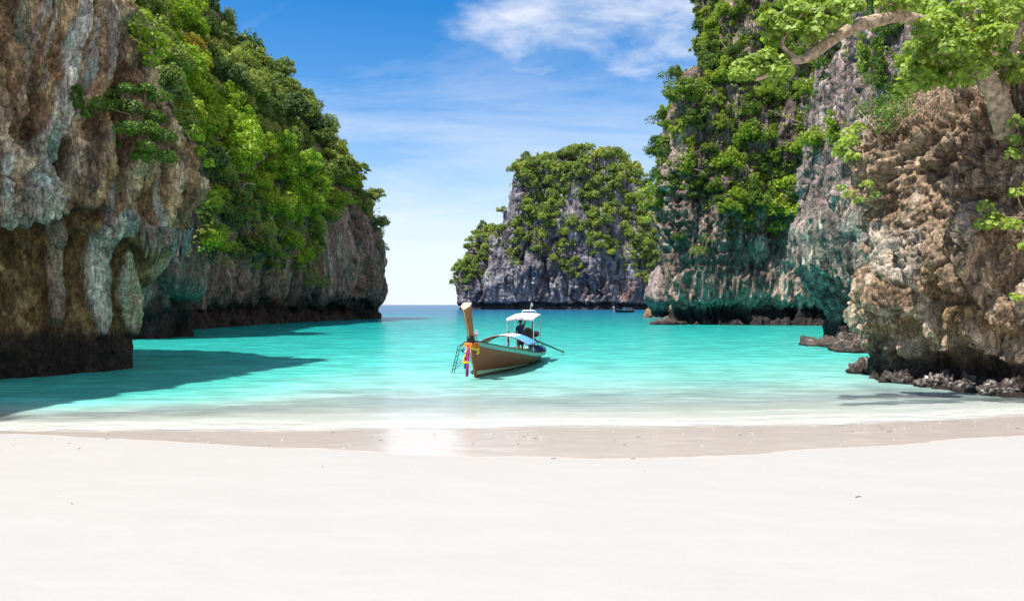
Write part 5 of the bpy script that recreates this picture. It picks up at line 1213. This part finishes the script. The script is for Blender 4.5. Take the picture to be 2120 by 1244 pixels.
# ------------------------------------------------------------------ the boatman
def skin_mesh(name, verts, edges, rads, root=0, sub=2):
    me = bpy.data.meshes.new(name); me.from_pydata([tuple(v) for v in verts], edges, []); o_ = bpy.data.objects.new(name, me); COL.objects.link(o_)
    md_ = o_.modifiers.new('s', 'SKIN'); md_.use_smooth_shade = True
    for i, sv in enumerate(me.skin_vertices[0].data):
        r_ = rads[i]; sv.radius = (r_, r_) if isinstance(r_, (int, float)) else r_; sv.use_root = (i == root)
    s2 = o_.modifiers.new('d', 'SUBSURF'); s2.levels = sub; s2.render_levels = sub
    bpy.context.view_layer.update(); dg = bpy.context.evaluated_depsgraph_get()
    nm_ = bpy.data.meshes.new_from_object(o_.evaluated_get(dg)); bpy.data.objects.remove(o_); bpy.data.meshes.remove(me); nm_.name = name
    nm_.polygons.foreach_set('use_smooth', np.ones(len(nm_.polygons), bool)); return nm_
per = empty('person', bworld(-.05, 8.35, .205), -TH + math.radians(55))
tag(per, 'boatman in navy shirt and dark shorts standing under the small roof of the boat', 'person')
# local frame: faces -Y, +X is his left
Vb = [(0, 0, .92), (0, .01, 1.10), (0, 0, 1.28), (0, .01, 1.40), (0, -.005, 1.47), (0, -.02, 1.54), (0, -.02, 1.62),
      (.10, 0, .86), (.11, -.02, .50), (.11, .02, .10), (.11, -.06, .04), (.12, -.17, .025),
      (-.10, 0, .86), (-.11, .0, .50), (-.11, .03, .10), (-.11, -.05, .04), (-.12, -.16, .025),
      (.17, .01, 1.37), (.26, -.03, 1.56), (.25, -.10, 1.74), (.25, -.11, 1.80),
      (-.17, .01, 1.37), (-.24, .03, 1.12), (-.22, -.10, .92), (-.215, -.14, .86)]
Eb = [(0, 1), (1, 2), (2, 3), (3, 4), (4, 5), (5, 6), (0, 7), (7, 8), (8, 9), (9, 10), (10, 11), (0, 12), (12, 13), (13, 14), (14, 15), (15, 16), (3, 17), (17, 18), (18, 19), (19, 20), (3, 21), (21, 22), (22, 23), (23, 24)]
Rb = [(.13, .10), (.12, .09), (.14, .10), (.11, .085), .05, .075, .07, .085, .055, .037, .035, .028, .085, .055, .037, .035, .028, .055, .042, .030, .028, .055, .042, .030, .028]
def fingers(base, dirs, i0):
    for d_, ln in dirs:
        a = len(Vb); p1 = np.array(base) + np.array(d_) * .035; p2 = p1 + np.array(d_) * ln * .5 + (0, -.012, 0); p3 = p2 + np.array(d_) * ln * .4 + (0, -.022, 0)
        Vb.extend([tuple(p1), tuple(p2), tuple(p3)]); Rb.extend([.010, .009, .008]); Eb.extend([(i0, a), (a, a + 1), (a + 1, a + 2)])
fingers(Vb[20], [((-.55, -.3, .9), .08), ((-.2, -.35, 1), .09), ((.12, -.35, 1), .085), ((.4, -.3, .9), .07), ((-.9, -.2, .1), .055)], 20)
fingers(Vb[24], [((-.4, -.3, -.9), .08), ((-.12, -.3, -1), .09), ((.12, -.3, -1), .085), ((.35, -.3, -.9), .07), ((.8, -.5, -.2), .055)], 24)
body = link('body', skin_mesh('body', Vb, Eb, Rb), M['skin'], per)
fc = MB(); fc.ball((0, -.095, 1.585), .016, 8, 6, (.8, 1.3, 1.4)); fc.ball((.078, -.02, 1.585), .022, 8, 6, (.4, .8, 1.2)); fc.ball((-.078, -.02, 1.585), .022, 8, 6, (.4, .8, 1.2))
fc.build('face_features', M['skin'], body, True)
ey = MB(); ey.ball((.03, -.086, 1.608), .010); ey.ball((-.03, -.086, 1.608), .010); ey.build('eyes', M['hair'], body, True); MB().ball((0, -.088, 1.548), .018, 8, 6, (1.3, .5, .3)).build('mouth', M['rust'], body, True)
MB().ball((0, .008, 1.63), .096, 14, 10, (.95, 1.05, .92), .03).build('hair', M['hair'], per, True)
link('shirt', skin_mesh('shirt', [(0, 0, .90), (0, .01, 1.10), (0, 0, 1.28), (0, .01, 1.405), (.17, .01, 1.38), (.235, -.015, 1.50), (-.17, .01, 1.38), (-.225, .025, 1.18)], [(0, 1), (1, 2), (2, 3), (3, 4), (4, 5), (3, 6), (6, 7)],
     [(.155, .125), (.15, .12), (.165, .125), (.115, .095), .085, .072, .085, .072]), M['navy'], per)
link('shorts', skin_mesh('shorts', [(0, 0, .95), (0, 0, .86), (.105, 0, .78), (.112, -.015, .50), (-.105, 0, .78), (-.112, 0, .50)], [(0, 1), (1, 2), (2, 3), (1, 4), (4, 5)], [(.15, .12), (.15, .125), .115, .088, .115, .088]), M['trousers'], per)

# ------------------------------------------------------------------ the dark boat by the island
fb_ = empty('dark_boat', (at(1293, 647, 262)[0], 262, 0), math.radians(90)); tag(fb_, 'small black long-tail boat with a blue cabin near the island foot', 'boat')
V = []; F = []; L2 = 6.6; kz = np.linspace(0, 1, 18)
for side in (1, -1):
    n0 = len(V)
    for k in kz:
        bg_ = np.interp(k, [0, .1, .3, .6, 1], [.05, .5, .95, 1.05, .85]); zg = np.interp(k, [0, .15, .4, 1], [1.5, 1.05, .85, .95])
        for v in np.linspace(0, 1, 6): V.append((side * bg_ * v ** np.interp(k, [0, .3, 1], [1, .5, .4]), L2 * k - 3.3 - .5 * v * (1 - k), -.4 + v * (zg + .4)))
    for a in range(17):
        for b_ in range(5):
            q = [n0 + a * 6 + b_, n0 + a * 6 + b_ + 1, n0 + a * 6 + b_ + 7, n0 + a * 6 + b_ + 6]; F.append(q if side < 0 else q[::-1])
n1_ = 17 * 6; F += [(n1_ + b_, n1_ + b_ + 1, 108 + n1_ + b_ + 1, 108 + n1_ + b_) for b_ in range(5)]
fh = link('hull', pymesh('hull', V, F, True), M['hull_dark'], fb_); fh.modifiers.new('t', 'SOLIDIFY').thickness = .06
fb_.rotation_euler = (0, 0, math.radians(-72))
MB().add(*loft([[(-.09, -3.75, 1.35), (.09, -3.75, 1.35), (.09, -3.35, 1.45), (-.09, -3.35, 1.45)], [(-.12, -4.3, 2.4), (.12, -4.3, 2.4), (.12, -3.85, 2.55), (-.12, -3.85, 2.55)], [(-.16, -4.75, 3.1), (.16, -4.75, 3.1), (.16, -4.3, 3.3), (-.16, -4.3, 3.3)]])).build('prow', M['hull_dark'], fb_)
MB().tube([(0, -3.95, 1.5), (0, -3.9, .7), (.05, -3.85, .1)], [.16, .14, .10], 6).build('sash', M['sash_pink'], fb_)
MB().ball((0, -4.1, 1.75), .26, 8, 6, (1, 1, 1), .2).build('garland', M['white_cloth'], fb_, True)
cabm = MB().box((0, .9, 1.55), (1.5, 2.6, .08)); cabm.build('cabin_roof', M['blue_cloth'], fb_)
MB().box((0, .9, 1.22), (1.40, 2.2, .50), 0, .9).build('cabin', M['glass_dark'], fb_)
for sx in (-.68, .68):
    for sy in (-.3, 2.1): MB().tube([(sx, sy, .7), (sx, sy, 1.52)], .03, 5).build('cabin_post', M['steel'], fb_)
for sx in (-1, 1):
    MB().tube([(sx * np.interp(k, [0, .1, .3, .6, 1], [.05, .5, .95, 1.05, .85]) * 1.02, L2 * k - 3.3 - .5 * (1 - k), np.interp(k, [0, .15, .4, 1], [1.5, 1.05, .85, .95])) for k in kz], .05, 5).build('rail', M['teal_cloth'], fb_)
MB().box((0, 2.9, 1.1), (.5, .6, .5), 0, .8).build('engine', M['rust'], fb_)

# ------------------------------------------------------------------ bits on the sand
rs_ = np.random.default_rng(5)
sb = MB(); tw = MB()
for k in range(150):
    x = rs_.uniform(-10, 11); y = shore(np.array([x]))[0] - rs_.uniform(.1, 3.4) if k < 110 else rs_.uniform(5, 12)
    r_ = rs_.uniform(.005, .015); zz = bed(np.array([x]), np.array([y]))[0] + .012; sb.ball((x, y, zz), r_, 6, 4, (1.4, 1, .35), .4)
for k in range(46):
    x = rs_.uniform(-10, 11); y = shore(np.array([x]))[0] - rs_.uniform(.0, 3.2) if k < 36 else rs_.uniform(5, 12); a = rs_.uniform(0, 3.14); l_ = rs_.uniform(.03, .10); zz = bed(np.array([x]), np.array([y]))[0] + .022
    tw.tube([(x, y, zz), (x + l_ * math.cos(a), y + l_ * math.sin(a) * .6, zz + .006)], [.006, .004], 5)
tag(sb.build('shell_litter', M['white_cloth'], None, True), 'scattered broken shells and coral bits on the wet sand', kind='stuff')
tag(tw.build('twig_litter', M['wood_dark'], None, True), 'scattered dark twigs and leaf bits on the sand', kind='stuff')
